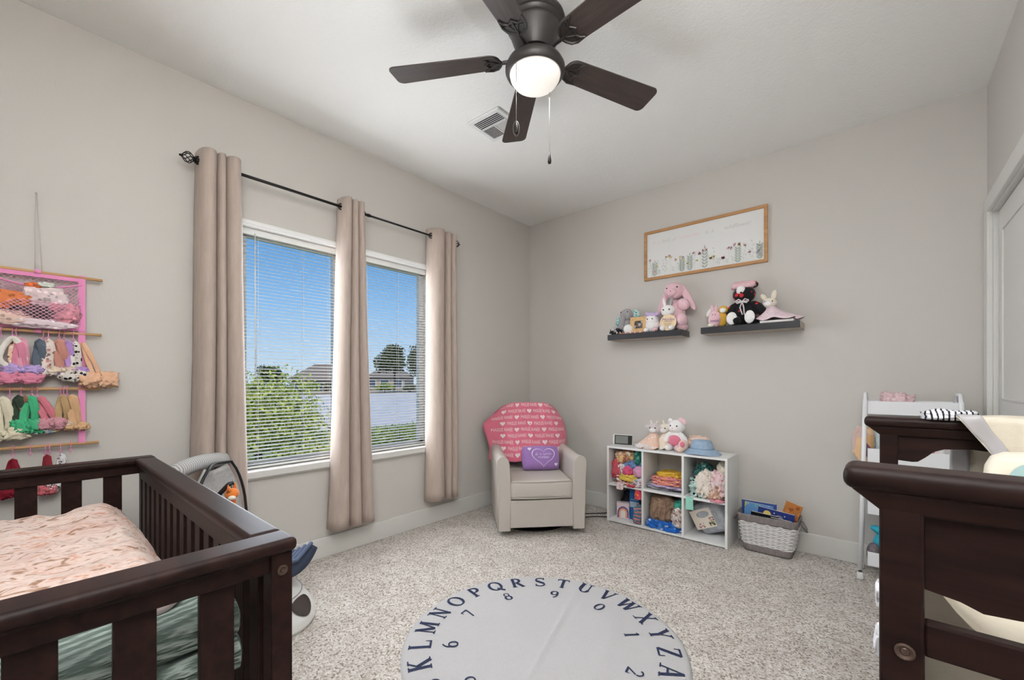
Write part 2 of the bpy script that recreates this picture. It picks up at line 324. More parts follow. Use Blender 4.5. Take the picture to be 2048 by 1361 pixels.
def shrub(name, label, c, r, n, size, m, seed, stem=True, group=None, shell=.35):
    th = thing(name, label, 'shrub' if 'shrub' in name or 'plant' in name else 'tree', (c[0], c[1], GZ), 0, group); rr = random.Random(seed); q = MB()
    cz = c[2]-GZ
    for k in range(7):
        o = Vector((rr.uniform(-.55, .55)*r[0], rr.uniform(-.55, .55)*r[1], rr.uniform(-.5, .5)*r[2])); f = rr.uniform(.45, .65)
        scatter_leaves(q, (o.x, o.y, cz+o.z), [x*f for x in r], n//7, size, rr, shell)
    q.build('foliage', m, th); s_ = MB()
    s_.tube([(0, 0, 0), (.05*r[0], 0, cz*.5), (0, .05*r[1], cz)], [.06*r[0], .05*r[0], .02*r[0]], 7)
    for k in range(4):
        a = k*1.6; s_.tube([(0, 0, cz*.55), (.4*r[0]*math.cos(a), .4*r[1]*math.sin(a), cz+.2*r[2])], [.03*r[0], .01*r[0]], 5)
    s_.build('trunk', M_TRUNK, th)
    return th
F = Vector((-math.sin(.7145), math.cos(.7145), 0)); R_ = Vector((math.cos(.7145), math.sin(.7145), 0)); C0 = Vector((2.7288, -3.4245, 0))
def far(lat, dep, z): p = C0+F*dep+R_*(lat*dep); return (p.x, p.y, z)      # outdoor layout along the street grid seen from the room
shrub('garden_shrub', 'bright yellow-green shrub filling the left half of the window view', far(-.60, 6.2, .42), (.95, .95, .95), 9000, .06, M_LEAF1, 1)
shrub('garden_shrub', 'lower yellow-green shrub spreading beside the large bright shrub', far(-.47, 6.0, -.1), (.75, .75, .42), 5200, .05, M_LEAF1, 2)
for k, (lt, dp, zz) in enumerate(((-.335, 6.8, -.02), (-.285, 7.0, .02), (-.235, 7.2, .0), (-.185, 7.4, .05))):
    shrub('hedge_plant', ['leafy hedge plant low behind the middle curtain', 'leafy hedge plant, second from the left in the right window view', 'leafy hedge plant, third from the left in the right window view', 'leafy hedge plant low behind the right curtain'][k], far(lt, dp, zz), (.42, .42, .42), 3000, .05, M_LEAF3, 10+k, group='hedge plants outside')
shrub('shade_tree', 'tall dark tree beyond the pond in the right window view', far(-.278, 62, 4.0), (2.4, 2.4, 2.6), 5000, .35, M_LEAF2, 31)
shrub('shade_tree', 'dark tree beyond the pond beside the right curtain', far(-.213, 60, 4.0), (1.9, 1.9, 3.0), 4000, .35, M_LEAF2, 32)
shrub('shade_tree', 'round dark tree peeping above the bright shrub', far(-.572, 60, 1.7), (2.3, 2.3, 1.6), 4000, .32, M_LEAF2, 33)
for k in range(9):
    lt = -.66+k*.06; shrub('bank_shrub', ['small brown-green shrub on the far pond bank, %s from the left' % w for w in ('first', 'second', 'third', 'fourth', 'fifth', 'sixth', 'seventh', 'eighth', 'ninth')][k], far(lt, 56+(k*7 % 5), .25), (1.3, 1.3, .6), 1100, .28, M_LEAF2 if k % 3 else M_LEAF3, 50+k, group='shrubs on the far bank')
M_ROOF = mat('shingle_roof', (128, 118, 110), .9, .1, var=.12, scale=3); M_STUCCO = mat('stucco', (172, 160, 146), .9, .1)
M_DARKGLASS = mat('dark_glass', (70, 84, 104), .1, .6)
def house(lat, dep, wid, eave, ridge, label):
    c = far(lat, dep, GZ-.1); th = thing('house', label, 'house', c, .7145, 'houses beyond the pond')
    MB().bb((-wid/2, 0, 0), (wid/2, 8, eave-GZ)).build('wall', M_STUCCO, th)
    h = wid/2+.5; e = eave-GZ; r0 = ridge-GZ
    MB().add([(-h, -.6, e), (h, -.6, e), (h, 8.6, e), (-h, 8.6, e), (-h*.5, 4, r0), (h*.5, 4, r0)], [[0, 1, 5, 4], [1, 2, 5], [2, 3, 4, 5], [3, 0, 4], [3, 2, 1, 0]]).build('roof', M_ROOF, th)
    for k in range(3):
        x = -wid/2+wid*(k+.5)/3; f_ = MB().bb((x-.9, -.08, e-2.0), (x+.9, .05, e-.5)).build('window', M_TRIM, th)
        MB().bb((x-.8, -.1, e-1.9), (x+.8, -.07, e-.6)).build('pane', M_DARKGLASS, f_)
house(-.458, 68, 8.5, 1.5, 4.0, 'tan house with grey hip roof beyond the pond, left of the middle curtain')
house(-.30, 86, 8.0, 1.9, 3.7, 'tan house with grey hip roof beyond the pond, right of the middle curtain')

# ------------------------------------------------------------------ ceiling fan
FX, FY = 1.58, -1.945
fan = thing('ceiling_fan', 'dark bronze ceiling fan with five blades and a lit round bowl', 'fan', (FX, FY, 2.74))
MB().lathe([(.0, 0), (.128, 0), (.132, -.012), (.128, -.022), (.122, -.026), (.126, -.034), (.12, -.046), (.112, -.05), (.112, -.06), (.098, -.1), (.084, -.135), (.074, -.152), (.0, -.152)], 48).build('motor_housing', M_BRONZE, fan, 'auto')
MB().lathe([(0, -.15), (.062, -.15), (.062, -.185), (0, -.185)], 32).build('flywheel', M_BLACKMETAL, fan, 'auto')
MB().lathe([(0, -.178), (.07, -.18), (.1, -.187), (.122, -.2), (.131, -.218), (.131, -.232), (.124, -.246), (.118, -.25), (.112, -.246), (.112, -.225)], 48).build('light_ring', M_BRONZE, fan, 'auto')
m = mat('lit_bowl', (250, 246, 240), .3, .4, emit=((255, 246, 236), .42))
MB().lathe([(.112, -.228), (.112, -.246), (.108, -.262), (.094, -.282), (.07, -.297), (.04, -.305), (0, -.307)], 40).build('bowl', m, fan, True)
bo = []
for i in range(9): a = -PI/2+PI/2*i/8; bo.append((.665-.03+.03*math.cos(a), -.072+.03+.03*math.sin(a)))
for i in range(9): a = PI/2*i/8; bo.append((.665-.03+.03*math.cos(a), .072-.03+.03*math.sin(a)))
for i in range(9): a = PI/2+PI/2*i/8; bo.append((.155+.05+.05*math.cos(a), .058-.05+.05*math.sin(a)))
for i in range(9): a = PI+PI/2*i/8; bo.append((.155+.05+.05*math.cos(a), -.058+.05+.05*math.sin(a)))
blade0 = iron0 = None
for k in range(5):
    rz = math.radians(67+72*k)
    if blade0 is None:
        q = MB().prism(bo, -.003, .003, Matrix.Rotation(math.radians(-11), 4, 'X')); blade0 = q.build('blade', M_BLADE, fan, bevel=.001)
        q = MB(); mt = Matrix.Rotation(math.radians(-11), 4, 'X'); T = lambda pts: [mt @ Vector(p) for p in pts]; z = -.006
        q.tube([(.055, 0, .0), (.1, 0, -.004), (.14, 0, -.006), (.165, 0, z)], [.011, .009, .008, .007], 8)
        for s_ in (-1, 1):
            q.tube(T([(.15, 0, z), (.158, s_*.022, z), (.172, s_*.043, z), (.198, s_*.054, z), (.235, s_*.053, z)]), [.006, .006, .0055, .005, .003], 6)
            q.tube(T([(.235, s_*.053, z), (.215, s_*.04, z), (.207, s_*.022, z), (.218, s_*.008, z), (.226, 0, z)]), .0042, 6)
            q.tube(T([(.165, 0, z), (.185, s_*.014, z), (.207, s_*.024, z)]), .003, 5)
        q.tube(T([(.16, 0, z), (.226, 0, z)]), .003, 5)
        q.prism([(.15, -.018), (.166, -.044), (.2, -.057), (.2, .057), (.166, .044), (.15, .018)], -.0052, -.0032, mt)
        iron0 = q.build('blade_iron', M_BRONZE, fan, 'auto')
        bo_, io_ = blade0, iron0
    else: bo_, io_ = share(blade0, fan), share(iron0, fan)
    for o in (bo_, io_): o.location = (0, 0, -.168); o.rotation_euler = (0, 0, rz)
def chain(lat, dep, z0, z1, fob):
    p = R_*lat+F*dep; q = MB().tube([(p.x, p.y, z0), (p.x, p.y, z1)], .0012, 5); q.build('pull_chain', mat('chain_brass', (120, 112, 102), .4, .4, .5), fan)
    q = MB().lathe([(0, z1), (.003, z1-.002), (.007, z1-.028), (.0085, z1-.04), (.007, z1-.05), (0, z1-.052)], 12, (p.x, p.y, 0)); q.build('chain_fob', M_BLACKMETAL, fan, True)
    if fob: MB().tube([(p.x+.013*math.sin(a)*R_.x, p.y+.013*math.sin(a)*R_.y, z1-.028+.032*math.cos(a)) for a in [2*PI*i/16 for i in range(16)]], .0012, 5, True).build('chain_loop', MATS['chain_brass'], fan)
chain(-.084, -.085, -.235, -.505, True); chain(.068, .05, -.24, -.56, False)
ld = bpy.data.lights.new('fan_lamp', 'AREA'); ld.shape = 'DISK'; ld.size = .2; ld.energy = FAN_W; ld.color = (.94, .99, 1.05)
lo = bpy.data.objects.new('fan_lamp', ld); COL.objects.link(lo); lo.location = (FX, FY, 2.74-.312)

# ceiling vent
vt = thing('ceiling_vent', 'white square three-way air vent in the ceiling beside the fan', 'vent', (.925, -1.5, 2.74), math.radians(2))
MB().prism([(-.125, -.125), (.125, -.125), (.125, .125), (-.125, .125)], -.012, 0).build('vent_frame', M_WHITE, vt, bevel=.005)
MB().bb((-.095, -.095, -.0135), (.095, .095, -.012)).build('duct_shade_plate', mat('duct_shade', (60, 60, 62), .8, .2), vt)  # dark plate: shade of the duct opening painted behind the louvres
def vslat(c, d, rot): MB().box((0, 0, 0), d, Matrix.Translation(c) @ Euler(rot).to_matrix().to_4x4()).build('louvre', M_WHITE, vt)
for k in range(5): vslat((.005, -.088+.0145*k, -.016), (.19, .011, .0015), (.5, 0, 0))
for k in range(8): vslat((-.085+.0115*k, .035, -.016), (.0085, .11, .0015), (0, .55, 0))
for k in range(8): vslat((.012+.0115*k, .035, -.016), (.0085, .11, .0015), (0, -.55, 0))
MB().bb((-.004, -.02, -.018), (.004, .095, -.013)).bb((-.1, -.024, -.018), (.1, -.016, -.013)).build('vent_bar', M_WHITE, vt)

# ------------------------------------------------------------------ curtain rod and curtains
rod = thing('curtain_rod', 'black metal curtain rod with openwork ball finials above the window', 'curtain rod', (.09, -1.98, 2.275))
MB().tube([(0, -.85, 0), (0, .1, 0)], .0085, 10).build('rod', M_BLACKMETAL, rod, True)
MB().tube([(0, .1, 0), (0, .84, 0)], .007, 10).build('rod', M_BLACKMETAL, rod, True)
MB().lathe([(0, 0), (.011, 0), (.011, .02), (0, .02)], 12, mt=Matrix.Translation((0, .095, 0)) @ Matrix.Rotation(-PI/2, 4, 'X')).build('collar', M_BLACKMETAL, rod, 'auto')
for s_ in (-1, 1):
    y0 = s_*.85; q = MB()
    q.tube([(0, y0, 0), (0, y0+s_*.008, 0), (0, y0+s_*.012, 0), (0, y0+s_*.02, 0)], [.009, .014, .014, .008], 10)
    for k in range(7):
        a0 = 2*PI*k/7; q.tube([(math.cos(a0+i*.22)*.027*math.sin(PI*i/10)+0, y0+s_*(.018+.06*i/10), math.sin(a0+i*.22)*.027*math.sin(PI*i/10)) for i in range(11)], .0024, 5)
    q.ell((0, y0+s_*.08, 0), (.006, .006, .006), nu=8, nv=6); q.build('finial', M_BLACKMETAL, rod, True)
for y in (-.72, .70):
    q = MB().tube([(-.088, y, -.02), (-.03, y, -.022), (0, y, -.012)], .006, 8).lathe([(0, 0), (.02, 0), (.02, .006), (0, .006)], 16, mt=Matrix.Translation((-.0895, y, -.02)) @ Matrix.Rotation(PI/2, 4, 'Y')); q.build('bracket', M_BLACKMETAL, rod, 'auto')
def curtain(label, y0t, y1t, y0b, y1b, zb, breaks, amp, ph, grom):
    ym = (y0t+y1t)/2; th = thing('curtain', label, 'curtain', (.09, ym, zb), 0, 'taupe grommet curtains'); ztop = 2.335; H = ztop-zb
    def fn(u, v_):
        z = H*v_; f = v_**.8; a, c_ = y0b+(y0t-y0b)*f, y1b+(y1t-y1b)*f
        for i in range(len(breaks)-1):
            if u <= breaks[i+1]+1e-9: break
        t_ = min(1, max(0, (u-breaks[i])/(breaks[i+1]-breaks[i]))); s_ = math.sin(PI*t_)**.55; w = breaks[i+1]-breaks[i]
        y = a+(c_-a)*u+.016*(t_-.5)*(1-(2*t_-1)**2)*2.0
        x = amp*(2*s_-1)*(.8+.5*w)*(1+.12*noise.noise(Vector((i*3.3, v_*1.3, ph))))
        y += .014*noise.noise(Vector((u*2, v_*2.2, 3+ph)))*(1-v_); x += .006*noise.noise(Vector((u*9, v_*3.2, ph)))*(1-v_)
        return (x, y-ym, z)
    MB().grid(fn, 150, 30).build('panel', M_LINEN, th, True, solid=.004)
    for k, u in enumerate(grom):
        p = Vector(fn(u, (2.275-zb)/H)); q = MB(); tg = Vector((.35, .9, 0)).normalized(); p.x = 0
        pts = [p+tg*.019*math.cos(a)+Vector((0, 0, .019))*math.sin(a) for a in [2*PI*i/16 for i in range(16)]]
        q.tube(pts, .0045, 6, True); q.build('grommet', M_BLACKMETAL, th, True)
curtain('long taupe curtain at the left end of the rod, behind the crib', -2.835, -2.645, -2.87, -2.6, .19, (0, .42, .6, 1), .058, 2.4, (.02,))
curtain('long taupe curtain gathered at the middle of the window', -2.07, -1.925, -2.145, -1.845, .19, (0, .42, .7, 1), .052, -.35, (.02, .97))
curtain('long taupe curtain at the right end of the rod, nearest the corner', -1.345, -1.105, -1.365, -1.085, .205, (0, .55, .76, 1), .052, 0.0, (.03,))

# ------------------------------------------------------------------ shared builders for soft things
def soft(c, r, seed, amp=.25, freq=1.8, flat_bottom=True, sub=4, fold=1.0, mt=None, limit=None):
    """a crumpled heap of cloth: sphere pushed about by ridged noise"""
    bm = bmesh.new(); bmesh.ops.create_icosphere(bm, subdivisions=sub, radius=1); o = Vector((seed*7.3, seed*3.9, seed*5.7)); vs = []
    for i, q in enumerate(bm.verts):
        q.index = i; d = q.co.normalized(); e = Vector([math.copysign(abs(k)**.75, k) for k in d])
        n4 = 1-abs(noise.noise(d*freq*8+o*2.1))*2; n1 = noise.noise(d*freq+o); n2 = 1-abs(noise.noise(d*freq*1.9+o*1.3))*2; n3 = 1-abs(noise.noise(d*freq*4.2+o*.7))*2
        k = 1+amp*n1+fold*amp*.45*(n2-.4)+fold*amp*.34*(n3-.4)+fold*amp*.14*(n4-.4)
        p = Vector((e.x*r[0]*k, e.y*r[1]*k, e.z*r[2]*k))
        if flat_bottom: p.z = max(p.z, -r[2]*.72)
        vs.append(p)
    if flat_bottom:
        z0 = min(p.z for p in vs)
        for p in vs: p.z -= z0
    if limit:
        for p in vs:
            for ax in range(3):
                lo, hi = limit[ax][0]-c[ax], limit[ax][1]-c[ax]
                p[ax] = min(max(p[ax], lo), hi)
    fs = [[q.index for q in f.verts] for f in bm.faces]; bm.free()
    return MB().add([p+Vector(c) for p in vs], fs, mt)
def fuzzy(name, c, var=.06):
    return mat(name, c, .95, .1, var=var, scale=90, bmp=.6, bscale=160, sheen=.4)
M_EYE = mat('toy_eye', (20, 18, 18), .2, .6)
def plush(name, label, cat, loc, rz, parts, group=None):
    """parts: (part name, centre, radii, rotation, material) in the toy's own frame, facing -Y"""
    th = thing(name, label, cat, loc, rz, group)
    for k, p in enumerate(parts):
        nm, c, r, rot, m = p[:5]; big = max(r) > .012
        MB().ell(c, r, rot, 22 if big else 8, 14 if big else 6, .06 if big else 0, k+len(parts), 5).build(nm, m, th, True)
    return th

# ------------------------------------------------------------------ crib
crib = thing('crib', 'dark espresso wooden crib with slatted sides beside the window wall', 'crib', (1.26, -3.48, 0))
CX0, CX1, CY0, CY1, CZ = .575, 1.915, -3.875, -3.092, .857
def bull(name, a, c, parent, m=M_ESP, th_=.024, r=.010):
    d = [abs(q-p) for p, q in zip(a, c)]; ce = [(p+q)/2 for p, q in zip(a, c)]
    return MB().rbox(ce, d, r, 4).build(name, m, parent, 'auto', world=True)
bull('top_rail', (CX1-.068, CY0, CZ-.025), (CX1, CY1+.002, CZ), crib)
bull('top_rail', (CX0, CY0, CZ-.025), (CX0+.068, CY1+.002, CZ), crib)
bull('top_rail', (CX0+.069, CY1-.062, CZ-.025), (CX1-.069, CY1, CZ-.0002), crib)
bull('top_rail', (CX0+.069, CY0, CZ-.025), (CX1-.069, CY0+.062, CZ-.0002), crib)
for x0, x1 in ((CX1-.052, CX1-.018), (CX0+.018, CX0+.052)):
    MB().bb((x0, CY0+.02, CZ-.06), (x1, CY1-.028, CZ-.02)).build('frieze', M_ESP, crib, world=True, bevel=.003)
    MB().bb((x0+.004, CY0+.02, .20), (x1-.004, CY1-.028, .28)).build('lower_rail', M_ESP, crib, world=True, bevel=.003)
    MB().bb((x0-.004, CY0+.03, CZ-.032), (x1+.004, CY1-.032, CZ-.02)).build('moulding', M_ESP, crib, world=True, bevel=.004)
    y = CY1-.1405; first = None
    while y > CY0+.06:
        if first is None: first = MB().box((0, 0, 0), (.014, .05, CZ-.05-.26)).build('slat', M_ESP, crib, bevel=.002); o = first
        else: o = share(first, crib)
        o.location = ((x0+x1)/2-1.26, y-.0+.0225+3.48, (CZ-.05+.26)/2); y -= .104
for y0, y1 in ((CY1-.055, CY1-.012), (CY0+.012, CY0+.055)):
    MB().bb((CX0+.05, y0+.008, CZ-.075), (CX1-.05, y1-.008, CZ-.02)).build('frieze', M_ESP, crib, world=True, bevel=.003)
    MB().bb((CX0+.05, y0+.01, .20), (CX1-.05, y1-.01, .29)).build('lower_rail', M_ESP, crib, world=True, bevel=.003)
    first = None; n = 15
    for i in range(n):
        x = CX0+.06+(CX1-CX0-.12)*(i+.5)/n
        if first is None: first = MB().box((0, 0, 0), (.046, .014, CZ-.07-.27)).build('slat', M_ESP, crib, bevel=.002); o = first
        else: o = share(first, crib)
        o.location = (x-1.26, (y0+y1)/2+3.48, (CZ-.07+.27)/2)
for x0 in (CX0+.008, CX1-.05):
    for y0 in (CY0+.005, CY1-.041):
        MB().bb((x0, y0, 0), (x0+.042, y0+.036, CZ-.022)).build('post', M_ESP, crib, world=True, bevel=.003)
for yb in (CY1-.023, CY0+.023):
    MB().lathe([(0, .004), (.0035, .004), (.004, .0015), (.0075, .003), (.009, .0025), (.0095, 0)], 16, mt=Matrix.Translation((CX1-.008-1.26, yb+3.48, CZ-.056)) @ Matrix.Rotation(PI/2, 4, 'Y')).build('bolt', mat('bolt_metal', (92, 74, 64), .4, .5, .5), crib, 'auto')
m, t, bs = nodes('peach_floral', .9, .1); v = coords(t, (1, .45, 1)); n1 = N(t, 'ShaderNodeTexNoise'); n1.inputs['Scale'].default_value = 42; n1.inputs['Detail'].default_value = 3; n1.inputs['Distortion'].default_value = 1.6; t.links.new(v, n1.inputs[0])
n2 = N(t, 'ShaderNodeTexNoise'); n2.inputs['Scale'].default_value = 7; n2.inputs['Detail'].default_value = 2; t.links.new(v, n2.inputs[0])
ca = ramp(t, n1.outputs[0], [(.34, S(160, 130, 108)), (.42, S(212, 192, 182)), (.54, S(224, 211, 204)), (.61, S(214, 184, 170)), (.70, S(198, 150, 128))]); cb = ramp(t, n2.outputs[0], [(.42, S(246, 232, 226)), (.66, S(226, 164, 136))])
mi = N(t, 'ShaderNodeMix', data_type='RGBA', blend_type='MULTIPLY'); mi.inputs[0].default_value = .32; t.links.new(ca, mi.inputs[6]); t.links.new(cb, mi.inputs[7]); t.links.new(mi.outputs[2], bs.inputs['Base Color']); M_PEACH = m
MB().rbox((1.245, -3.483, .545), (1.21, .63, .13), .035, 4).build('mattress', M_PEACH, None, True, label='crib mattress in a peach floral fitted sheet, inside the crib', cat='mattress')
# puffy peach quilt piled at the window end of the crib
def quilt(u, v_):
    x = .655+.93*u; y = -3.80+.63*v_
    e = min(1, min(u, 1-u)*7, min(v_, 1-v_)*7); e = math.sin(e*PI/2)**.7
    z = .612+.112*e+.012*noise.noise(Vector((x*5, y*9, 1)))*e+.010*(1-abs(noise.noise(Vector((x*7, y*16, 4))))*2)*e
    return (x, y+.012*noise.noise(Vector((x*14, 2, v_))), z)
MB().grid(quilt, 90, 60).build('quilt', M_PEACH, None, True, solid=.004, label='rumpled peach floral quilt filling the window end of the crib', cat='quilt')
# folded green quilt
m, t, bs = nodes('sage_knit', .95, .1); v = coords(t, (1, .22, 1.15)); wv = N(t, 'ShaderNodeTexWave', bands_direction='DIAGONAL'); wv.inputs['Scale'].default_value = 30; wv.inputs['Distortion'].default_value = 3.0; wv.inputs['Detail'].default_value = 1; wv.inputs['Detail Scale'].default_value = 6
t.links.new(v, wv.inputs[0]); t.links.new(ramp(t, wv.outputs[1], [(0, S(98, 112, 104)), (1, S(160, 172, 164))]), bs.inputs['Base Color']); bump(t, bs, wv.outputs[1], .006, .8)
gb = thing('knit_blanket', 'folded sage green ribbed blanket at the near end of the crib', 'blanket', (1.735, -3.47, .61))
for k in range(2):
    def fold(u, v_, k=k):
        w = 2*PI*u; hw, hh = .118-.01*k, .03; cx = math.copysign(abs(math.cos(w))**.35, math.cos(w))*hw; cz = math.copysign(abs(math.sin(w))**.6, math.sin(w))*hh
        y = -.33+.64*v_; e = .9 if v_ in (0, 1) else 1
        return (cx*e+.006*noise.noise(Vector((y*9, cz*9, k))), y+.006*noise.noise(Vector((cx*20, k, 3))), .034+.058*k+cz*e*(1+.15*noise.noise(Vector((cx*8, y*8, k)))))
    q = MB().grid(fold, 44, 130, True); n = 44; q.f += [list(range(n))[::-1], [130*n+i for i in range(n)]]
    q.build('fold', MATS['sage_knit'], gb, True)
MB().ell((1.725, -3.275, .752), (.05, .055, .028), (0.2, .25, .3)).build('pink_pad', mat('pale_pink_knit', (226, 206, 204), .9, .1, bmp=.2, bscale=200), None, True, label='pale pink rounded pad resting on the green blanket in the crib', cat='pad')

# ------------------------------------------------------------------ changing table
ct = thing('changing_table', 'dark espresso changing table with arched end panels against the right wall', 'changing table', (2.92, -2.13, 0))
TX0, TX1, TZ = 2.69, 3.14, 1.03
def endpanel(yc, s_):
    bull('top_rail', (TX0, yc-.035, TZ-.032), (TX1, yc+.035, TZ), ct, r=.013)
    MB().add([(TX0+.008, yc-.028, TZ-.03), (TX0+.04, yc-.02, TZ-.058), (TX1, yc-.02, TZ-.058), (TX1, yc-.028, TZ-.03), (TX0+.008, yc+.028, TZ-.03), (TX0+.04, yc+.02, TZ-.058), (TX1, yc+.02, TZ-.058), (TX1, yc+.028, TZ-.03)],
             [[0, 1, 2, 3], [4, 7, 6, 5], [0, 4, 5, 1], [3, 2, 6, 7], [1, 5, 6, 2], [0, 3, 7, 4]]).build('cove_moulding', M_ESP, ct, world=True, bevel=.003)
    for x0 in (TX0+.038, TX1-.048):
        MB().bb((x0, yc-.021, 0), (x0+.044, yc+.021, TZ-.05)).build('post', M_ESP, ct, world=True, bevel=.004)
    xa, xb = TX0+.082, TX1-.048; out = [(xa, TZ-.05), (xa, TZ-.134)]
    prof = [(0, -.134), (.1, -.136), (.14, -.134), (.19, -.12), (.25, -.1), (.32, -.09), (.5, -.085), (.68, -.09), (.75, -.1), (.81, -.12), (.86, -.134), (.9, -.136), (1, -.134)]
    if s_ < 0: prof = [(0, -.152), (.1, -.158), (.16, -.166), (.25, -.164), (.5, -.15), (.75, -.164), (.84, -.166), (.9, -.158), (1, -.152)]
    out = [(xa, TZ-.05)]+[(xa+(xb-xa)*u, TZ+d) for u, d in prof]+[(xb, TZ-.05)]
    k = len(out); top = [(x, TZ-.05) for x, z in out]
    q = MB(); q.v = [(x, yc-.011, z) for x, z in out]+[(x, yc+.011, z) for x, z in out]
    for i in range(1, k-2):
        pass
    # strips keep the arched panel convex face by face
    q = MB()
    for (xA, zA), (xB, zB) in zip(out[1:-1], out[2:-1]):
        q.add([(xA, yc-.011, TZ-.05), (xB, yc-.011, TZ-.05), (xB, yc-.011, zB), (xA, yc-.011, zA), (xA, yc+.011, TZ-.05), (xB, yc+.011, TZ-.05), (xB, yc+.011, zB), (xA, yc+.011, zA)], [[0, 1, 2, 3], [5, 4, 7, 6], [3, 2, 6, 7]])
    q.build('arched_panel', M_ESP, ct, world=True)
    MB().bb((xa, yc-.01, TZ-.24), (xb, yc+.01, TZ-.196)).build('cross_rail', M_ESP, ct, world=True, bevel=.003)
    MB().bb((xa, yc-.01, .34), (xb, yc+.01, .40)).build('cross_rail', M_ESP, ct, world=True, bevel=.003)
    MB().bb((xa, yc-.01, .10), (xb, yc+.01, .16)).build('cross_rail', M_ESP, ct, world=True, bevel=.003)
endpanel(-2.655, -1); endpanel(-1.61, 1)
MB().lathe([(0, .002), (.004, .002), (.005, .001), (.0085, .003), (.0105, .002), (.0105, 0)], 16, mt=Matrix.Translation((2.753-2.92, -2.677+2.13, .795)) @ Matrix.Rotation(PI/2, 4, 'X')).build('bolt', MATS['bolt_metal'], ct, 'auto')
for z in (.70, .36, .12): MB().bb((TX0+.045, -2.63, z), (TX1-.008, -1.63, z+.02)).build('shelf_board', M_ESP, ct, world=True, bevel=.002)
for x in (TX0+.05, TX1-.04): MB().bb((x, -2.63, .72), (x+.018, -1.63, .785)).build('side_rail', M_ESP, ct, world=True, bevel=.003)
M_CREAM = mat('cream_fabric', (232, 222, 204), .9, .1, var=.04, scale=40, bmp=.25, bscale=300)
def pad(u, v_):
    x = 2.765+.335*u; y = -2.60+.72*v_; c = 4*(u-.5)**2
    return (x, y, .79+.085*c*c+.03*c+.004*noise.noise(Vector((x*20, y*20, 0))))
q = MB().grid(pad, 24, 30); k = len(q.v); q.add([(x, y, .725) for x, y, z in q.v], [])
n1 = 25; bd = [i for i in range(n1)]+[j*n1+24 for j in range(1, 31)]+[30*n1+i for i in range(23, -1, -1)]+[j*n1 for j in range(29, 0, -1)]
q.f += [[a, b2, b2+k, a+k] for a, b2 in zip(bd, bd[1:]+bd[:1])]
q.build('changing_pad', M_CREAM, None, True, label='cream contoured changing pad on the changing table', cat='pad')
bt = thing('lotion_bottle', 'large cream bottle with pale teal label standing on the changing table', 'bottle', (3.02, -1.80, .722))
def bot(u, v_):
    w = 2*PI*u; pr = [(0, 0), (.95, .0), (1, .02), (1, .72), (.97, .84), (.86, .94), (.62, .99), (.3, 1.0), (0, 1.0)]; f = v_*(len(pr)-1); i = min(int(f), len(pr)-2); g = f-i
    r = pr[i][0]*(1-g)+pr[i+1][0]*g; z = pr[i][1]*(1-g)+pr[i+1][1]*g
    return (.09*r*math.copysign(abs(math.cos(w))**.8, math.cos(w)), .05*r*math.copysign(abs(math.sin(w))**.8, math.sin(w)), .245*z)
MB().grid(bot, 40, 32, True).build('body', mat('cream_plastic', (236, 226, 208), .35, .5), bt, True)
q = MB(); 
def lab(u, v_): x = -.058+.116*u; return (x, -.0515+.4*x*x*1.4, .05+.175*v_*(1-.25*(2*u-1)**4))
q.grid(lab, 16, 6); q.build('bottle_label', mat('teal_label', (170, 202, 204), .5, .3), bt, True)
q = MB()
for k, (w, z) in enumerate(((.03, .208), (.012, .197), (.06, .186), (.066, .176), (.05, .166), (.062, .156))): q.bb((-w/2, -.0522, z), (w/2, -.0515, z+.003))
q.build('label_print', mat('label_ink', (72, 110, 124), .6, .2), bt)
# blanket over the far end panel
def drape(u, v_):
    x = 2.895+.27*u; s_ = v_*.62
    edge = .05*max(0, .55-u)
    if s_ < .2: y, z = -1.50-.0, TZ-.2+s_
    elif s_ < .28: y, z = -1.50-(s_-.2)*2.6, TZ+.012
    else: y, z = -1.708, TZ+.012-(s_-.28)
    if s_ >= .28: x = 2.895+.27*u+(s_-.28)*.85*(1-u)*.75
    z += .008*noise.noise(Vector((u*4, v_*5, 2))); y -= .01*(1+noise.noise(Vector((u*5, v_*3, 7))))
    return (min(x, 3.163), y, z)
bk = thing('satin_edged_blanket', 'cream blanket with silver satin edge thrown over the changing table end', 'blanket', (3.03, -1.61, TZ))
MB().grid(drape, 20, 44).build('cloth', M_CREAM, bk, True, world=True, solid=.005)
def trim(u, v_):
    p = Vector(drape(0, v_)); a = Vector(drape(.16, v_)); q_ = p+(a-p)*u; q_.y -= .004+.003*math.sin(v_*40+u*3); q_.z += .004+.002*math.sin(v_*47); return tuple(q_)
MB().grid(trim, 6, 80).build('satin_trim', mat('silver_satin', (186, 182, 184), .28, .5, sheen=.3), bk, True, world=True, solid=.004)
q = soft((2.885, -1.612, TZ-.001), (.06, .04, .016), 41, .4, 2.0)
q.build('striped_cloth', stripes('black_white_stripe', [(235, 235, 238), (40, 42, 50), (235, 235, 238)], 26, 3, 'X'), None, True, label='crumpled black and white striped cloth on the changing table end rail', cat='cloth')
for k, (yy, z, s_, lb) in enumerate(((-2.30, .74, .9, 'small white cloth poking out above the changing table shelf'), (-2.33, .66, 1.1, 'small white cloth hanging below the changing table edge'))):
    soft((2.727, yy, z-.02), (.006*s_, .02, .024*s_), 60+k, .3, 2, False).build('white_cloth', mat('white_cotton', (236, 234, 238), .9, .1), None, True, label=lb, cat='cloth')

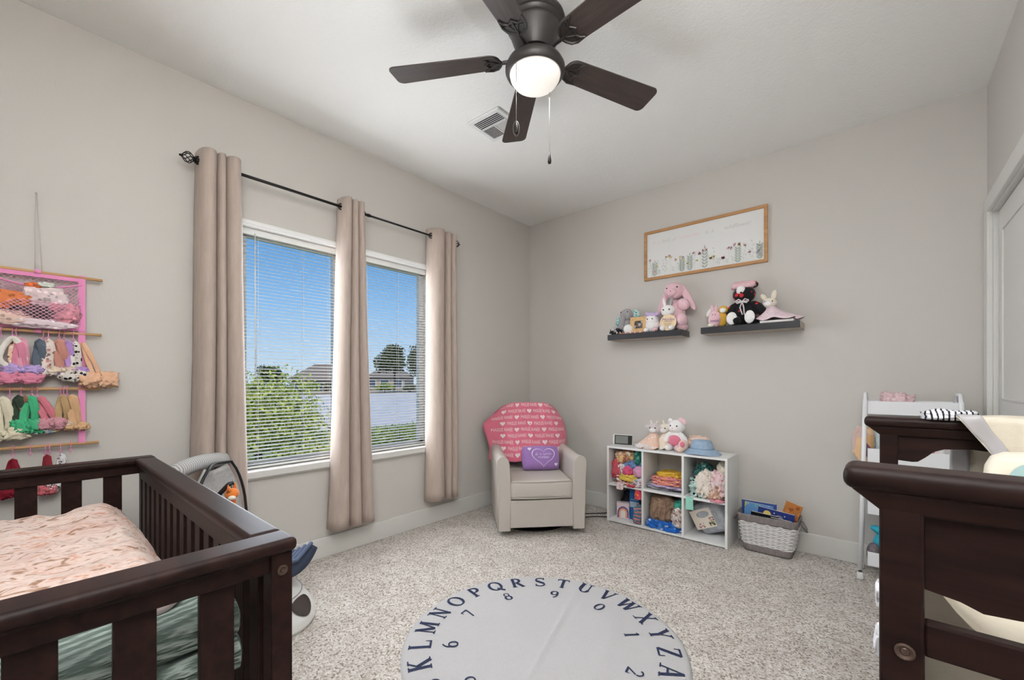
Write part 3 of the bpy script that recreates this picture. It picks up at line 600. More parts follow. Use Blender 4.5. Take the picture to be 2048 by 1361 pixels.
# ------------------------------------------------------------------ rolling cart
kt = thing('rolling_cart', 'white metal four-tier rolling cart behind the changing table', 'cart', (2.86, -.19, 0))
KX0, KX1, KY0, KY1 = 2.665, 3.045, -.265, -.075
for x, xb in ((KX0, KX0-.022), (KX1, KX1+.022)):
    for y in (KY0, KY1):
        MB().tube([(xb, y, .06), (x, y, 1.035)], .011, 10).ell((x, y, 1.035), (.011, .011, .012), nu=10, nv=6).build('post', M_WMETAL, kt, True, world=True)
        cs = MB().rbox((xb, y, .022), (.03, .026, .04), .008, 3).build('caster', M_PLASTIC, kt, True, world=True)
        MB().lathe([(0, 0), (.009, 0), (.009, .004), (0, .004)], 12, mt=Matrix.Translation((xb-2.86, y+.19, .047))).build('ring', M_BLACK, cs, 'auto').location = (0, 0, 0)
    MB().tube([(x, KY0, .98), (x, KY0, 1.02), (x, KY0+.03, 1.07), (x, KY1-.03, 1.07), (x, KY1, 1.02), (x, KY1, .98)], .009, 8).build('handle', M_WMETAL, kt, True, world=True)
for z, h in ((.955, .075), (.68, .08), (.385, .08), (.09, .08)):
    q = MB(); t_ = .003; a, c = (KX0+.01, KY0, z), (KX1-.01, KY1, z+h)
    q.bb(a, (c[0], c[1], z+t_)).bb(a, (c[0], KY0+t_, c[2])).bb((a[0], KY1-t_, z), c).bb(a, (a[0]+t_, c[1], c[2])).bb((c[0]-t_, KY0, z), c)
    q.build('tray', M_WMETAL, kt, world=True, bevel=.004)
soft((2.80, -.15, .958), (.07, .05, .07), 3, .3, limit=((2.68, 3.03), (-.255, -.085), (.95, 1.2))).build('pink_cloth', floral('pink_dot', (230, 196, 198), [(240, 220, 222), (210, 170, 172)], 60), None, True, label='pale pink patterned cloth lying in the top tray of the white cart', cat='cloth')
soft((2.79, -.17, .683), (.085, .06, .11), 8, .3, limit=((2.685, 3.02), (-.255, -.085), (.68, .95))).build('pale_cloth', mat('pale_blue_cotton', (214, 226, 230), .9, .1), None, True, label='pale blue cloth heaped in the second tray of the white cart', cat='cloth')
soft((2.96, -.17, .683), (.06, .06, .10), 9, .3, limit=((2.68, 3.03), (-.255, -.085), (.68, .95))).build('rose_cloth', floral('rose_mix', (236, 222, 222), [(176, 120, 130), (240, 236, 236)], 30), None, True, label='white and rose patterned cloth in the second tray of the white cart', cat='cloth')
q = soft((2.655, -.215, .78), (.045, .022, .10), 12, .18, 1.5, False); q.build('floral_pouch', floral('mauve_floral', (206, 178, 168), [(130, 90, 110), (226, 190, 150), (214, 170, 120), (236, 226, 220)], 16, .6), None, True, label='mauve and tan patterned pouch hanging on the side of the white cart', cat='pouch')
q = thing('turquoise_toy', 'turquoise rubber toy in the bottom tray of the white cart', 'toy', (2.745, -.17, .094))
mq = mat('turquoise_rubber', (40, 170, 196), .5, .4)
MB().ell((0, 0, .09), (.05, .05, .085), nz=.1).build('body', mq, q, True); MB().ell((-.015, -.01, .185), (.045, .03, .022), (0, .3, 0), nz=.2).build('crest', mq, q, True)
MB().ell((0, 0, 0), (.03, .03, .06), nz=.2).build('grey_toy', mat('grey_plush', (120, 112, 116), .9, .1, var=.3, scale=60), None, True, label='small grey toy beside the turquoise toy in the bottom cart tray', cat='toy').location = (2.70, -.23, .155)

# ------------------------------------------------------------------ rug
RC = Vector((1.612, -1.932)); RR = .605
cd = Vector((-.303, .953)).normalized(); cn = Vector((-cd.y, cd.x))
def rug_z(x, y):
    p = Vector((x, y)); d1_ = p.dot(cn)+.0295; d2 = p.dot(cd)+.1; r = p.length/RR
    z = .010+.008*math.exp(-(d1_/.011)**2)+.004*math.exp(-((p.dot(cn)+.27)/.03)**2)+.003*noise.noise(Vector((x*4, y*4, 0)))+.002*math.exp(-(d2/.02)**2)
    return z*min(1, (1-r)*40+.25)
rug = thing('alphabet_rug', 'round cream rug with navy alphabet and number border on the carpet', 'rug', (RC.x, RC.y, 0))
q = MB(); nr, na = 46, 120; q.v = [(0, 0, rug_z(0, 0))]
for i in range(1, nr+1):
    r = RR*i/nr
    for j in range(na):
        a = 2*PI*j/na; rr_ = r*(1+.006*noise.noise(Vector((math.cos(a)*3, math.sin(a)*3, 5)))*(i/nr)**4); q.v.append((rr_*math.cos(a), rr_*math.sin(a), rug_z(r*math.cos(a), r*math.sin(a))))
q.f = [[0, 1+j, 1+(j+1) % na] for j in range(na)]+[[1+(i-1)*na+j, 1+i*na+j, 1+i*na+(j+1) % na, 1+(i-1)*na+(j+1) % na] for i in range(1, nr) for j in range(na)]
k = len(q.v); q.v += [(q.v[k-na+j][0], q.v[k-na+j][1], 0) for j in range(na)]; q.f += [[k-na+j, k+j, k+(j+1) % na, k-na+(j+1) % na] for j in range(na)]
q.build('rug_pile', mat('cream_cotton', (190, 187, 187), .95, .1, var=.03, scale=140, bmp=.45, bscale=380, sheen=.2), rug, True)
TK, TN = .2, .095
def arc(cx, cy, rx, ry, a0, a1, n=14, thick=TK, thin=TN):
    return [(cx+rx*math.cos(math.radians(a)), cy+ry*math.sin(math.radians(a)), thin+(thick-thin)*abs(math.cos(math.radians(a)))**1.5) for a in [a0+(a1-a0)*i/n for i in range(n+1)]]
def ln(x0, y0, x1, y1, w): return [(x0+(x1-x0)*i/4, y0+(y1-y0)*i/4, w) for i in range(5)]
def sf(x, y, w=.34): y2 = y+(.03 if y < .5 else -.03); return [(x-w/2, y2, .06), (x, y2, .06), (x+w/2, y2, .06)]
GL = {
 'A': [ln(.08, 0, .42, 1, TN), ln(.42, 1, .8, 0, TK), ln(.22, .34, .62, .34, TN), sf(.08, 0), sf(.8, 0)],
 'B': [ln(.18, 0, .18, 1, TK), arc(.3, .74, .3, .23, -90, 90), arc(.3, .26, .36, .24, -90, 90), ln(.1, .97, .34, .97, TN), ln(.1, .03, .34, .03, TN), ln(.18, .5, .34, .5, TN)],
 'C': [arc(.45, .5, .4, .48, 45, 315, 20), [(.74, .98, .06), (.74, .66, .06)]],
 'D': [ln(.18, 0, .18, 1, TK), arc(.3, .5, .45, .47, -90, 90), ln(.08, .97, .34, .97, TN), ln(.08, .03, .34, .03, TN)],
 'E': [ln(.18, 0, .18, 1, TK), ln(.05, .97, .68, .97, TN), ln(.05, .03, .7, .03, TN), ln(.18, .52, .5, .52, TN), [(.68, 1, .06), (.68, .76, .06)], [(.7, 0, .06), (.7, .26, .06)]],
 'F': [ln(.18, 0, .18, 1, TK), ln(.05, .97, .68, .97, TN), ln(.18, .52, .5, .52, TN), [(.68, 1, .06), (.68, .76, .06)], sf(.18, 0)],
 'G': [arc(.45, .5, .4, .48, 45, 350, 20), ln(.74, .05, .74, .42, TK*.8), sf(.74, .45), [(.74, .98, .06), (.74, .7, .06)]],
 'H': [ln(.18, 0, .18, 1, TK), ln(.72, 0, .72, 1, TK), ln(.18, .5, .72, .5, TN), sf(.18, 0), sf(.72, 0), sf(.18, 1), sf(.72, 1)],
 'I': [ln(.3, 0, .3, 1, TK), sf(.3, 0), sf(.3, 1)],
 'J': [ln(.5, .25, .5, 1, TK), arc(.3, .24, .2, .22, -180, 0), sf(.5, 1)],
 'K': [ln(.18, 0, .18, 1, TK), ln(.18, .42, .68, 1, TN), ln(.34, .58, .74, 0, TK), sf(.18, 0), sf(.18, 1), sf(.68, 1), sf(.74, 0)],
 'L': [ln(.18, 0, .18, 1, TK), ln(.05, .03, .7, .03, TN), [(.7, 0, .06), (.7, .28, .06)], sf(.18, 1)],
 'M': [ln(.14, 0, .14, 1, TN), ln(.14, 1, .5, .1, TK), ln(.5, .1, .86, 1, TN), ln(.86, 0, .86, 1, TK), sf(.14, 0), sf(.86, 0), sf(.12, 1, .24), sf(.9, 1, .24)],
 'N': [ln(.16, 0, .16, 1, TN), ln(.16, 1, .76, 0, TK), ln(.76, 0, .76, 1, TN), sf(.16, 0), sf(.12, 1), sf(.76, 1)],
 'O': [arc(.46, .5, .4, .47, 0, 360, 28)],
 'P': [ln(.18, 0, .18, 1, TK), arc(.3, .72, .34, .25, -90, 90), ln(.08, .97, .34, .97, TN), ln(.18, .47, .34, .47, TN), sf(.18, 0)],
 'Q': [arc(.46, .5, .4, .47, 0, 360, 28), ln(.48, .22, .92, -.12, TK*.8)],
 'R': [ln(.18, 0, .18, 1, TK), arc(.3, .74, .32, .23, -90, 90), ln(.08, .97, .34, .97, TN), ln(.18, .51, .34, .51, TN), ln(.4, .5, .78, 0, TK), sf(.18, 0), sf(.8, 0, .24)],
 'S': [arc(.4, .74, .28, .23, 30, 210, 12, .11, .09), ln(.14, .64, .66, .36, TK), arc(.4, .26, .29, .23, -150, 30, 12, .11, .09), [(.66, 1, .06), (.66, .74, .06)], [(.12, 0, .06), (.12, .28, .06)]],
 'T': [ln(.4, 0, .4, 1, TK), ln(.02, .97, .78, .97, TN), [(.02, 1, .06), (.02, .76, .06)], [(.78, 1, .06), (.78, .76, .06)], sf(.4, 0)],
 'U': [ln(.2, .32, .2, 1, TK), arc(.46, .3, .26, .28, 180, 360), ln(.72, .3, .72, 1, TN), sf(.2, 1), sf(.72, 1)],
 'V': [ln(.1, 1, .44, 0, TK), ln(.44, 0, .76, 1, TN), sf(.1, 1), sf(.76, 1)],
 'W': [ln(.06, 1, .32, 0, TK), ln(.32, 0, .54, .95, TN), ln(.54, 1, .78, 0, TK), ln(.78, 0, 1.02, 1, TN), sf(.06, 1), sf(.54, 1), sf(1.02, 1)],
 'X': [ln(.12, 1, .74, 0, TK), ln(.12, 0, .7, 1, TN), sf(.12, 1), sf(.7, 1), sf(.12, 0), sf(.76, 0)],
 'Y': [ln(.08, 1, .4, .45, TK), ln(.4, .45, .72, 1, TN), ln(.4, 0, .4, .46, TK), sf(.08, 1), sf(.72, 1), sf(.4, 0)],
 'Z': [ln(.08, .97, .7, .97, TN), ln(.66, .97, .1, .03, TK), ln(.06, .03, .72, .03, TN), [(.08, 1, .06), (.08, .74, .06)], [(.72, 0, .06), (.72, .27, .06)]],
 '0': [arc(.4, .5, .3, .46, 0, 360, 26)], '1': [ln(.4, 0, .4, 1, TK), ln(.4, .97, .2, .84, TN), sf(.4, 0)],
 '2': [arc(.4, .72, .27, .25, 160, -20, 12, .14, .09), ln(.63, .6, .12, .06, .1), ln(.08, .06, .7, .06, .13), [(.7, 0, .06), (.7, .26, .06)]],
 '3': [arc(.36, .74, .25, .23, 150, -90, 12, .14, .08), arc(.36, .26, .3, .25, 90, -150, 12, .15, .08)],
 '4': [ln(.54, 0, .54, 1, TK), ln(.54, 1, .08, .3, TN), ln(.04, .28, .76, .28, TN), sf(.54, 0)],
 '5': [ln(.2, .97, .66, .97, .12), ln(.2, .97, .18, .55, TN), arc(.36, .3, .3, .28, 110, -150, 14, .15, .08)],
 '6': [arc(.4, .3, .28, .28, 0, 360, 24), arc(.56, .5, .44, .47, 100, 190, 10, .14, .09)],
 '7': [ln(.08, .95, .72, .95, .13), ln(.7, .95, .32, 0, .13), [(.08, 1, .06), (.08, .72, .06)]],
 '8': [arc(.4, .75, .22, .22, 0, 360, 20, .13, .08), arc(.4, .27, .28, .26, 0, 360, 22)],
 '9': [arc(.4, .7, .28, .28, 0, 360, 24), arc(.24, .5, .44, .47, -80, 10, 10, .14, .09)]}
M_NAVY = mat('navy_tuft', (54, 60, 84), .95, .1, var=.12, scale=300, bmp=.5, bscale=350)
def glyph(ch, ang, rad, h, wid=.86):
    q = MB(); st = GL[ch]; xs = [p[0] for s_ in st for p in s_]; cx = (min(xs)+max(xs))/2; rot = ang-PI/2; ca, sa = math.cos(rot), math.sin(rot)
    for kk, s_ in enumerate(st):
        vs = []
        for i, (x, y, w) in enumerate(s_):
            a, b2 = s_[max(i-1, 0)], s_[min(i+1, len(s_)-1)]; tx, ty = b2[0]-a[0], b2[1]-a[1]; L = math.hypot(tx, ty) or 1; nx, ny = -ty/L*w/2, tx/L*w/2
            for sg in (1, -1):
                X, Y = (x-cx+sg*nx)*h*wid, (y-.5+sg*ny)*h; gx, gy = rad*math.cos(ang)+X*ca-Y*sa, rad*math.sin(ang)+X*sa+Y*ca
                vs.append((gx, gy, rug_z(gx, gy)+.0016+.00012*kk))
        q.add(vs, [[2*i, 2*i+2, 2*i+3, 2*i+1] for i in range(len(s_)-1)])
    q.build('numeral' if ch.isdigit() else 'letter', M_NAVY, rug)
for i, ch in enumerate('ABCDEFGHIJKLMNOPQRSTUVWXYZ'): glyph(ch, math.radians(114.5+(19-i)*360/26), .53, .094)
for i, ch in enumerate('0123456789'): glyph(ch, math.radians(82.0-36*i), .402, .068)

# ------------------------------------------------------------------ glider armchair
ch = thing('glider_chair', 'cream leather swivel glider armchair in the room corner', 'armchair', (.567, -.665, 0), math.radians(47.6))
MB().rbox((0, .02, .18), (.53, .76, .25), .02, 3).build('seat_base', M_LEATHER, ch, 'auto')
MB().rbox((0, -.385, .17), (.47, .012, .2), .005, 2).build('front_panel', M_LEATHER, ch, 'auto')
for s_ in (-1, 1):
    out = []
    for i in range(13): a = PI*i/12; out.append((.045*math.cos(a), .535+.052*math.sin(a)))
    out = [(.043, .05)]+[(.047, .3)]+out+[(-.047, .3), (-.043, .05)]; q = MB()
    ys = [(-.392, .93), (-.38, 1.0), (-.2, 1.0), (.1, 1.03), (.3, 1.05)]; k = len(out)
    for y, sc in ys:
        for x, z in out: q.v.append((s_*.278+x*sc+s_*.012*max(0, (z-.3)/.3), y, (z-.05)*(1 if y < 0 else 1+.12*y)+.05))
    q.f = [[i*k+j, i*k+(j+1) % k, (i+1)*k+(j+1) % k, (i+1)*k+j] for i in range(len(ys)-1) for j in range(k)]+[list(range(k)), [(len(ys)-1)*k+j for j in range(k)][::-1]]
    q.build('arm', M_LEATHER, ch, 'auto')
    pp = [(s_*.278+x*.98+s_*.012*max(0, (z-.3)/.3), -.388, (z-.05)+.05) for x, z in out]; MB().tube(pp, .004, 6).build('piping', M_LEATHER, ch, True)
MB().rbox((0, -.12, .345), (.475, .57, .14), .035, 5).build('seat_cushion', M_LEATHER, ch, True)
for z in (.285, .405): MB().tube([(-.225, -.397, z), (0, -.405, z), (.225, -.397, z)], .0035, 6).build('piping', M_LEATHER, ch, True)
def back(u, v_):
    w = 2*PI*u; cx = math.copysign(abs(math.cos(w))**.45, math.cos(w)); cy = math.copysign(abs(math.sin(w))**.6, math.sin(w)); z = .30+.62*v_; f = 1-max(0, (v_-.72)/.28)**3*.42; g = 1-max(0, (v_-.9)/.1)**2*.7
    return (cx*.305*f, .235+.17*v_+cy*.085*g, z)
q = MB().grid(back, 48, 24, True); q.f += [[24*48+i for i in range(48)]]; q.build('backrest', M_LEATHER, ch, True)
MB().lathe([(0, .055), (.24, .055), (.25, .05), (.25, .03), (0, .03)], 40).lathe([(.24, .012), (.28, .008), (.28, 0), (.24, 0), (.24, .012)], 40).build('swivel_base', M_BLACK, ch, 'auto')
# pink name blanket over the back
M_PINKB = mat('pink_fleece', (222, 118, 140), .95, .1, var=.05, scale=12, bmp=.2, bscale=200, sheen=.25)
M_BPRINT = mat('white_print', (246, 226, 226), .9, .1)
CHM = ch.matrix_world.copy()
def bl(u, v_):
    """u across -1..1, v 0 (bottom of the front) .. 1 (behind the top)"""
    if v_ < .78:
        t_ = v_/.78; z = .47+.48*t_; hw = .355-.055*max(0, (t_-.5)/.5)**2; y = .075+.18*t_
        edge = abs(u)**4; y += edge*(.17+.03*t_); z += -edge*.11*t_**3-.012*(1-t_)*abs(u); z += .02*(1-t_)*noise.noise(Vector((u*2.5, 0, 1)))
        if u < -.8: y -= .05*(-u-.8)/.2*math.sin(PI*t_); hw += .05*(-u-.8)/.2*math.exp(-((t_-.62)/.2)**2)
    else:
        t_ = (v_-.78)/.22; hw = .30+.02*t_; y = .255+.2*t_; z = .95+.012*math.sin(PI*t_)-.14*t_*t_; edge = abs(u)**4; y += edge*.12*(1-t_); z -= edge*(.11+.05*t_)
    y -= .012*noise.noise(Vector((u*3, v_*4, 3)))+.008*(1-abs(noise.noise(Vector((u*5+v_*2, v_*2, 9))))*2)
    return Vector((u*hw*(1+.05*noise.noise(Vector((v_*4, u, 2)))), y-.012, z))
pb = thing('name_blanket', 'pink blanket with rows of white lettering and hearts over the glider back', 'blanket', (.567, -.665, .47), math.radians(47.6))
bz = Vector((0, 0, .47))
MB().grid(lambda u, v_: tuple(bl(u*2-1, v_)-bz), 60, 70).build('cloth', M_PINKB, pb, True, solid=.006)
def onbl(x, s_, off=.0045):
    u, v_ = x/.30, s_; p = bl(u, v_); e = .004; du = bl(u+e, v_)-bl(u-e, v_); dv = bl(u, v_+e)-bl(u, v_-e); n_ = du.cross(dv).normalized()
    if n_.y > 0 and v_ < .8: n_ = -n_
    return tuple(p+n_*off-bz)
tv, tf = text_mesh('MAISLEE RANEE', .032); hv = heart(24, .034)
q = MB()
for row in range(9):
    s0 = .06+row*.084
    for k in range(-2, 3):
        xc = k*.2+(.1 if row % 2 else 0)
        def put(vs, fs, dx):
            pts = [(xc+dx+x, s0+y*2.0) for x, y in vs]
            if max(abs(p[0]) for p in pts) < .296: q.add([onbl(*p) for p in pts], fs)
        put([(x*.62, y) for x, y, z in tv], tf, 0); put([(x, y+.01) for x, y in hv], [list(range(24))], .1)
q.build('lettering', M_BPRINT, pb)
# purple pillow
pw = thing('heart_pillow', 'small purple pillow with white heart outline on the glider seat', 'pillow', (.567, -.665, .418), math.radians(47.6))
PC = Vector((.055, -.03, .095)); PT = math.radians(-16)
def pil(a, b2, side=-1, off=0):
    x, z = a*.155, b2*.098; h = .052*max(0, (1-abs(a)**3.2))**.6*max(0, (1-abs(b2)**3.2))**.6+.004
    pinch = 1-.07*(abs(a*b2)**2); p = Vector((x*pinch, side*(h+off), z*pinch+.004*noise.noise(Vector((a*3, b2*3, 2))))); p.y += .003*noise.noise(Vector((a*4, b2*4, side)))
    return PC+Matrix.Rotation(PT, 3, 'X') @ p
q = MB()
for sd_ in (-1, 1): q.grid(lambda u, v_, sd_=sd_: tuple(pil(u*2-1, v_*2-1, sd_)), 30, 22)
q.build('cushion', mat('purple_plush', (160, 122, 186), .95, .1, var=.06, scale=40, bmp=.4, bscale=180, sheen=.3), pw, True)
q = MB(); hp = heart(56, 1.0); hp = [(x, y+.08) for x, y in hp]
for i in range(56):
    (x0, y0), (x1, y1) = hp[i], hp[(i+1) % 56]; pts = [(x0, y0), (x1, y1), (x1*.93, (y1-.05)*.93+.05), (x0*.93, (y0-.05)*.93+.05)]
    q.add([tuple(pil(.1+x*1.18, -.06+y*1.72, -1, .003)) for x, y in pts], [[0, 1, 2, 3]])
for cx, cz, s_ in ((-.62, .72, .2), (.78, -.62, .2)): q.add([tuple(pil(cx+x*s_, cz+y*s_*1.6, -1, .004)) for x, y in heart(20)], [list(range(20))])
for s_, yy, hgt in (('BE  A  GOOD', .16, .2), ('HUMAN', -.1, .22)):
    v2, f2 = text_mesh(s_, 1); q.add([tuple(pil(.1+x*hgt*.72, yy+y*hgt*1.15, -1, .0045)) for x, y, z in v2], f2)
q.build('heart_print', mat('lilac_white_print', (236, 226, 240), .9, .1), pw)
# power cord
q = MB().tube([(.60, -.20, .008), (.74, -.24, .008), (.83, -.27, .008), (.90, -.20, .008), (.96, -.13, .008), (1.03, -.06, .008)], .004, 6).tube([(.70, -.34, .008), (.80, -.36, .008), (.87, -.36, .008), (.93, -.28, .008), (1.0, -.23, .008), (1.04, -.15, .008)], .004, 6)
q.build('power_cord', M_BLACK, None, True, label='black power cord on the carpet between the glider and cube shelf', cat='cord')

# ------------------------------------------------------------------ framed wildflower print
fp = thing('framed_print', 'wide wildflower print with faint lettering in an oak frame', 'picture', (1.687, 0, 2.18))
PWD, PHT = .898, .404
M_OAK = wood('oak_frame', (170, 124, 80), (198, 152, 104), .5, 5, (.08, 1, 1))
for a, c in (((-PWD/2, -.022, PHT/2-.022), (PWD/2, -.001, PHT/2)), ((-PWD/2, -.022, -PHT/2), (PWD/2, -.001, -PHT/2+.022)), ((-PWD/2, -.022, -PHT/2+.022), (-PWD/2+.022, -.001, PHT/2-.022)), ((PWD/2-.022, -.022, -PHT/2+.022), (PWD/2, -.001, PHT/2-.022))):
    MB().bb(a, c).build('frame_bar', M_OAK, fp, bevel=.001)
MB().bb((-PWD/2+.02, -.010, -PHT/2+.02), (PWD/2-.02, -.002, PHT/2-.02)).build('paper', mat('print_paper', (232, 231, 229), .6, .25), fp)
iw, y0 = PWD-.05, -.0104
def leaf2(q, x, z, ang, L, w, yy):
    c, s_ = math.cos(ang), math.sin(ang); pts = [(0, 0), (.3, .5), (.65, .42), (1, 0), (.65, -.42), (.3, -.5)]
    q.add([(x+(a*L)*c-(b2*w)*s_, yy, z+(a*L)*s_+(b2*w)*c) for a, b2 in pts], [[0, 1, 2, 3, 4, 5]])
rr = random.Random(5); qs, qg, ql, qp, qy, qv = MB(), MB(), MB(), MB(), MB(), MB(); zb = -PHT/2+.024
for i in range(58):
    x = -iw/2+.01+(iw-.02)*(i+rr.random()*.8)/58; h = rr.uniform(.04, .15); lean = rr.uniform(-.012, .012)
    qs.add([(x-.0008, y0, zb), (x+.0008, y0, zb), (x+lean+.0006, y0, zb+h), (x+lean-.0006, y0, zb+h)], [[0, 1, 2, 3]])
    if rr.random() < .55:
        tq = rr.choice((qp, qp, qy, qv)); n_ = 6
        for k in range(n_): leaf2(tq, x+lean, zb+h, 2*PI*k/n_+rr.random(), rr.uniform(.010, .018), .009, y0-.0003)
    else:
        for k in range(4): leaf2(ql, x+lean*k/4, zb+h*(.35+.2*k), PI/2+(1 if k % 2 else -1)*.7, .018, .005, y0-.0002)
for fx, h in ((-.36, .12), (-.08, .13), (.03, .17), (.26, .13), (-.14, .11), (.40, .12)):
    x = fx; qs.add([(x-.001, y0, zb), (x+.001, y0, zb), (x+.001, y0, zb+h), (x-.001, y0, zb+h)], [[0, 1, 2, 3]])
    for k in range(6):
        for s_ in (-1, 1): leaf2(qg, x, zb+.008+h*.85*k/6, PI/2+s_*.7, .036, .013, y0-.0002)
    leaf2(qg, x, zb+h*.9, PI/2, .03, .009, y0-.0002)
for q, nm, c in ((qs, 'printed_stems', (206, 211, 203)), (qg, 'printed_ferns', (176, 184, 176)), (ql, 'printed_leaves', (190, 197, 190)), (qp, 'printed_pink_flowers', (232, 196, 198)), (qy, 'printed_yellow_flowers', (236, 226, 176)), (qv, 'printed_mauve_flowers', (212, 198, 216))):
    q.build(nm, mat(nm, c, .7, .2), fp, kind='stuff')
xw = -.40
for s_, c, x in (('In a', (238, 212, 212), -.345), ('field of', (216, 213, 211), -.245), ('roses she', (238, 214, 214), -.085), ('is', (210, 208, 206), .045), ('a', (210, 208, 206), .085), ('wildflower', (222, 208, 208), .255)):
    v2, f2 = text_mesh(s_, .042, .2); MB().add([(x+a, y0-.0004, .088+b2) for a, b2, z in v2], f2).build('lettering', mat('print_ink_%d' % c[1], c, .7, .2), fp)

# ------------------------------------------------------------------ floating shelves
M_SHELF = mat('black_laminate', (44, 44, 48), .4, .4); M_BEIGE = mat('beige_board', (186, 176, 164), .8, .2)  # beige for the unpainted undersides and for one shelf's right end
SZ = 1.53
def shelf(x0, x1, label, beige_end):
    th = thing('floating_shelf', label, 'shelf', ((x0+x1)/2, 0, SZ-.046), 0, 'black floating wall shelves'); w = x1-x0
    MB().bb((-w/2, -.2, .0012), (w/2, 0, .046)).build('board', M_SHELF, th, bevel=.0015)
    MB().bb((-w/2+.012, -.188, 0), (w/2-.002, -.002, .0012)).build('underside', M_BEIGE, th)
    if beige_end: MB().bb((w/2-.0002, -.197, .002), (w/2+.0012, -.003, .044)).build('end_panel', M_BEIGE, th)
shelf(.996, 1.602, 'black floating shelf nearest the corner, holding the pink bunny', False)
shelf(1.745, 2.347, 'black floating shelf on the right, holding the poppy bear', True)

GREY, WHT, PNK, TEAL = fuzzy('grey_plush_fur', (168, 164, 166)), fuzzy('white_plush_fur', (247, 244, 242)), fuzzy('pink_plush_fur', (236, 196, 204)), floral('teal_dots', (196, 220, 214), [(70, 160, 150), (60, 140, 136)], 70, .45)
DPNK, LILAC, CRM = fuzzy('deep_pink_fur', (226, 130, 152)), fuzzy('lilac_fur', (206, 184, 222)), fuzzy('cream_plush_fur', (238, 228, 210))
plush('plush_elephant', 'grey plush elephant with teal dotted ears on the left shelf', 'plush toy', (1.112, -.10, SZ), .1, [
    ('body', (.0, .015, .075), (.07, .06, .075), (0, 0, 0), GREY), ('head', (.015, -.01, .165), (.058, .055, .052), (0, .2, 0), GREY), ('ear', (-.06, .0, .12), (.022, .016, .05), (0, .35, 0), TEAL), ('ear', (.085, .0, .165), (.034, .016, .045), (0, -.3, 0), TEAL),
    ('trunk', (-.005, -.06, .12), (.018, .02, .055), (.35, .1, 0), GREY), ('leg', (-.07, -.04, .03), (.035, .05, .03), (0, 0, .3), GREY), ('foot', (.045, -.06, .04), (.04, .025, .04), (0, 0, 0), WHT), ('leg', (.05, -.03, .035), (.035, .05, .035), (0, 0, -.2), GREY), ('eye', (-.02, -.055, .185), (.005, .004, .005), (0, 0, 0), M_EYE), ('eye', (.035, -.055, .185), (.005, .004, .005), (0, 0, 0), M_EYE)])
soft((1.05, -.155, SZ), (.05, .035, .03), 21, .25).build('patterned_cloth', floral('damask', (34, 32, 38), [(236, 232, 228), (34, 32, 38)], 55, .5, wob=2.2), None, True, label='black and white patterned cloth bundle at the left shelf end', cat='cloth')
q = MB()
bs_ = thing('bead_strand', 'strand of pink and white beads lying along the left shelf edge', 'beads', (1.2, -.185, SZ))
for k in range(16): MB().ell((-.10+.0135*k, .003*math.sin(k), .006), (.0066, .006, .006), nu=8, nv=6).build('bead', [DPNK, WHT, mat('wood_bead', (206, 150, 100), .5, .3)][k % 3 if k > 1 else 2], bs_, True)
pf = thing('photo_frame', 'square carved wooden frame with a dark small photo on the left shelf', 'photo frame', (1.248, -.155, SZ), .08); tl = Matrix.Rotation(-.12, 4, 'X')
M_BAM = floral('carved_wood', (214, 178, 128), [(226, 192, 140), (200, 160, 112), (222, 180, 140)], 60, .4)
for a, c in (((-.07, -.006, 0), (.07, .006, .04)), ((-.07, -.006, .102), (.07, .006, .135)), ((-.07, -.006, .04), (-.034, .006, .102)), ((.034, -.006, .04), (.07, .006, .102))): MB().bb(a, c, tl).build('frame_bar', M_BAM, pf, bevel=.001)
MB().bb((-.034, 0, .04), (.034, .004, .102), tl).build('photo', floral('photo_print', (74, 70, 70), [(150, 142, 138), (52, 48, 50), (190, 182, 176), (110, 100, 98)], 45, .6), pf)
plush('plush_lamb', 'white fluffy plush with lilac flower on its head, left of the round sign', 'plush toy', (1.353, -.12, SZ), 0, [
    ('body', (0, 0, .055), (.058, .05, .058), (0, 0, 0), WHT), ('head', (0, -.01, .105), (.05, .045, .04), (0, 0, 0), WHT), ('flower', (.005, -.02, .14), (.05, .03, .02), (0, 0, 0), LILAC), ('petal', (-.03, -.03, .15), (.02, .014, .014), (0, .4, 0), LILAC), ('petal', (.045, -.03, .142), (.022, .014, .014), (0, -.4, 0), LILAC),
    ('ear', (-.062, 0, .1), (.018, .015, .045), (0, .25, 0), WHT), ('foot', (-.03, -.045, .018), (.022, .03, .02), (0, 0, 0), WHT), ('foot', (.035, -.045, .018), (.022, .03, .02), (0, 0, 0), PNK), ('eye', (-.02, -.055, .105), (.005, .004, .005), (0, 0, 0), M_EYE), ('eye', (.02, -.055, .105), (.005, .004, .005), (0, 0, 0), M_EYE)])
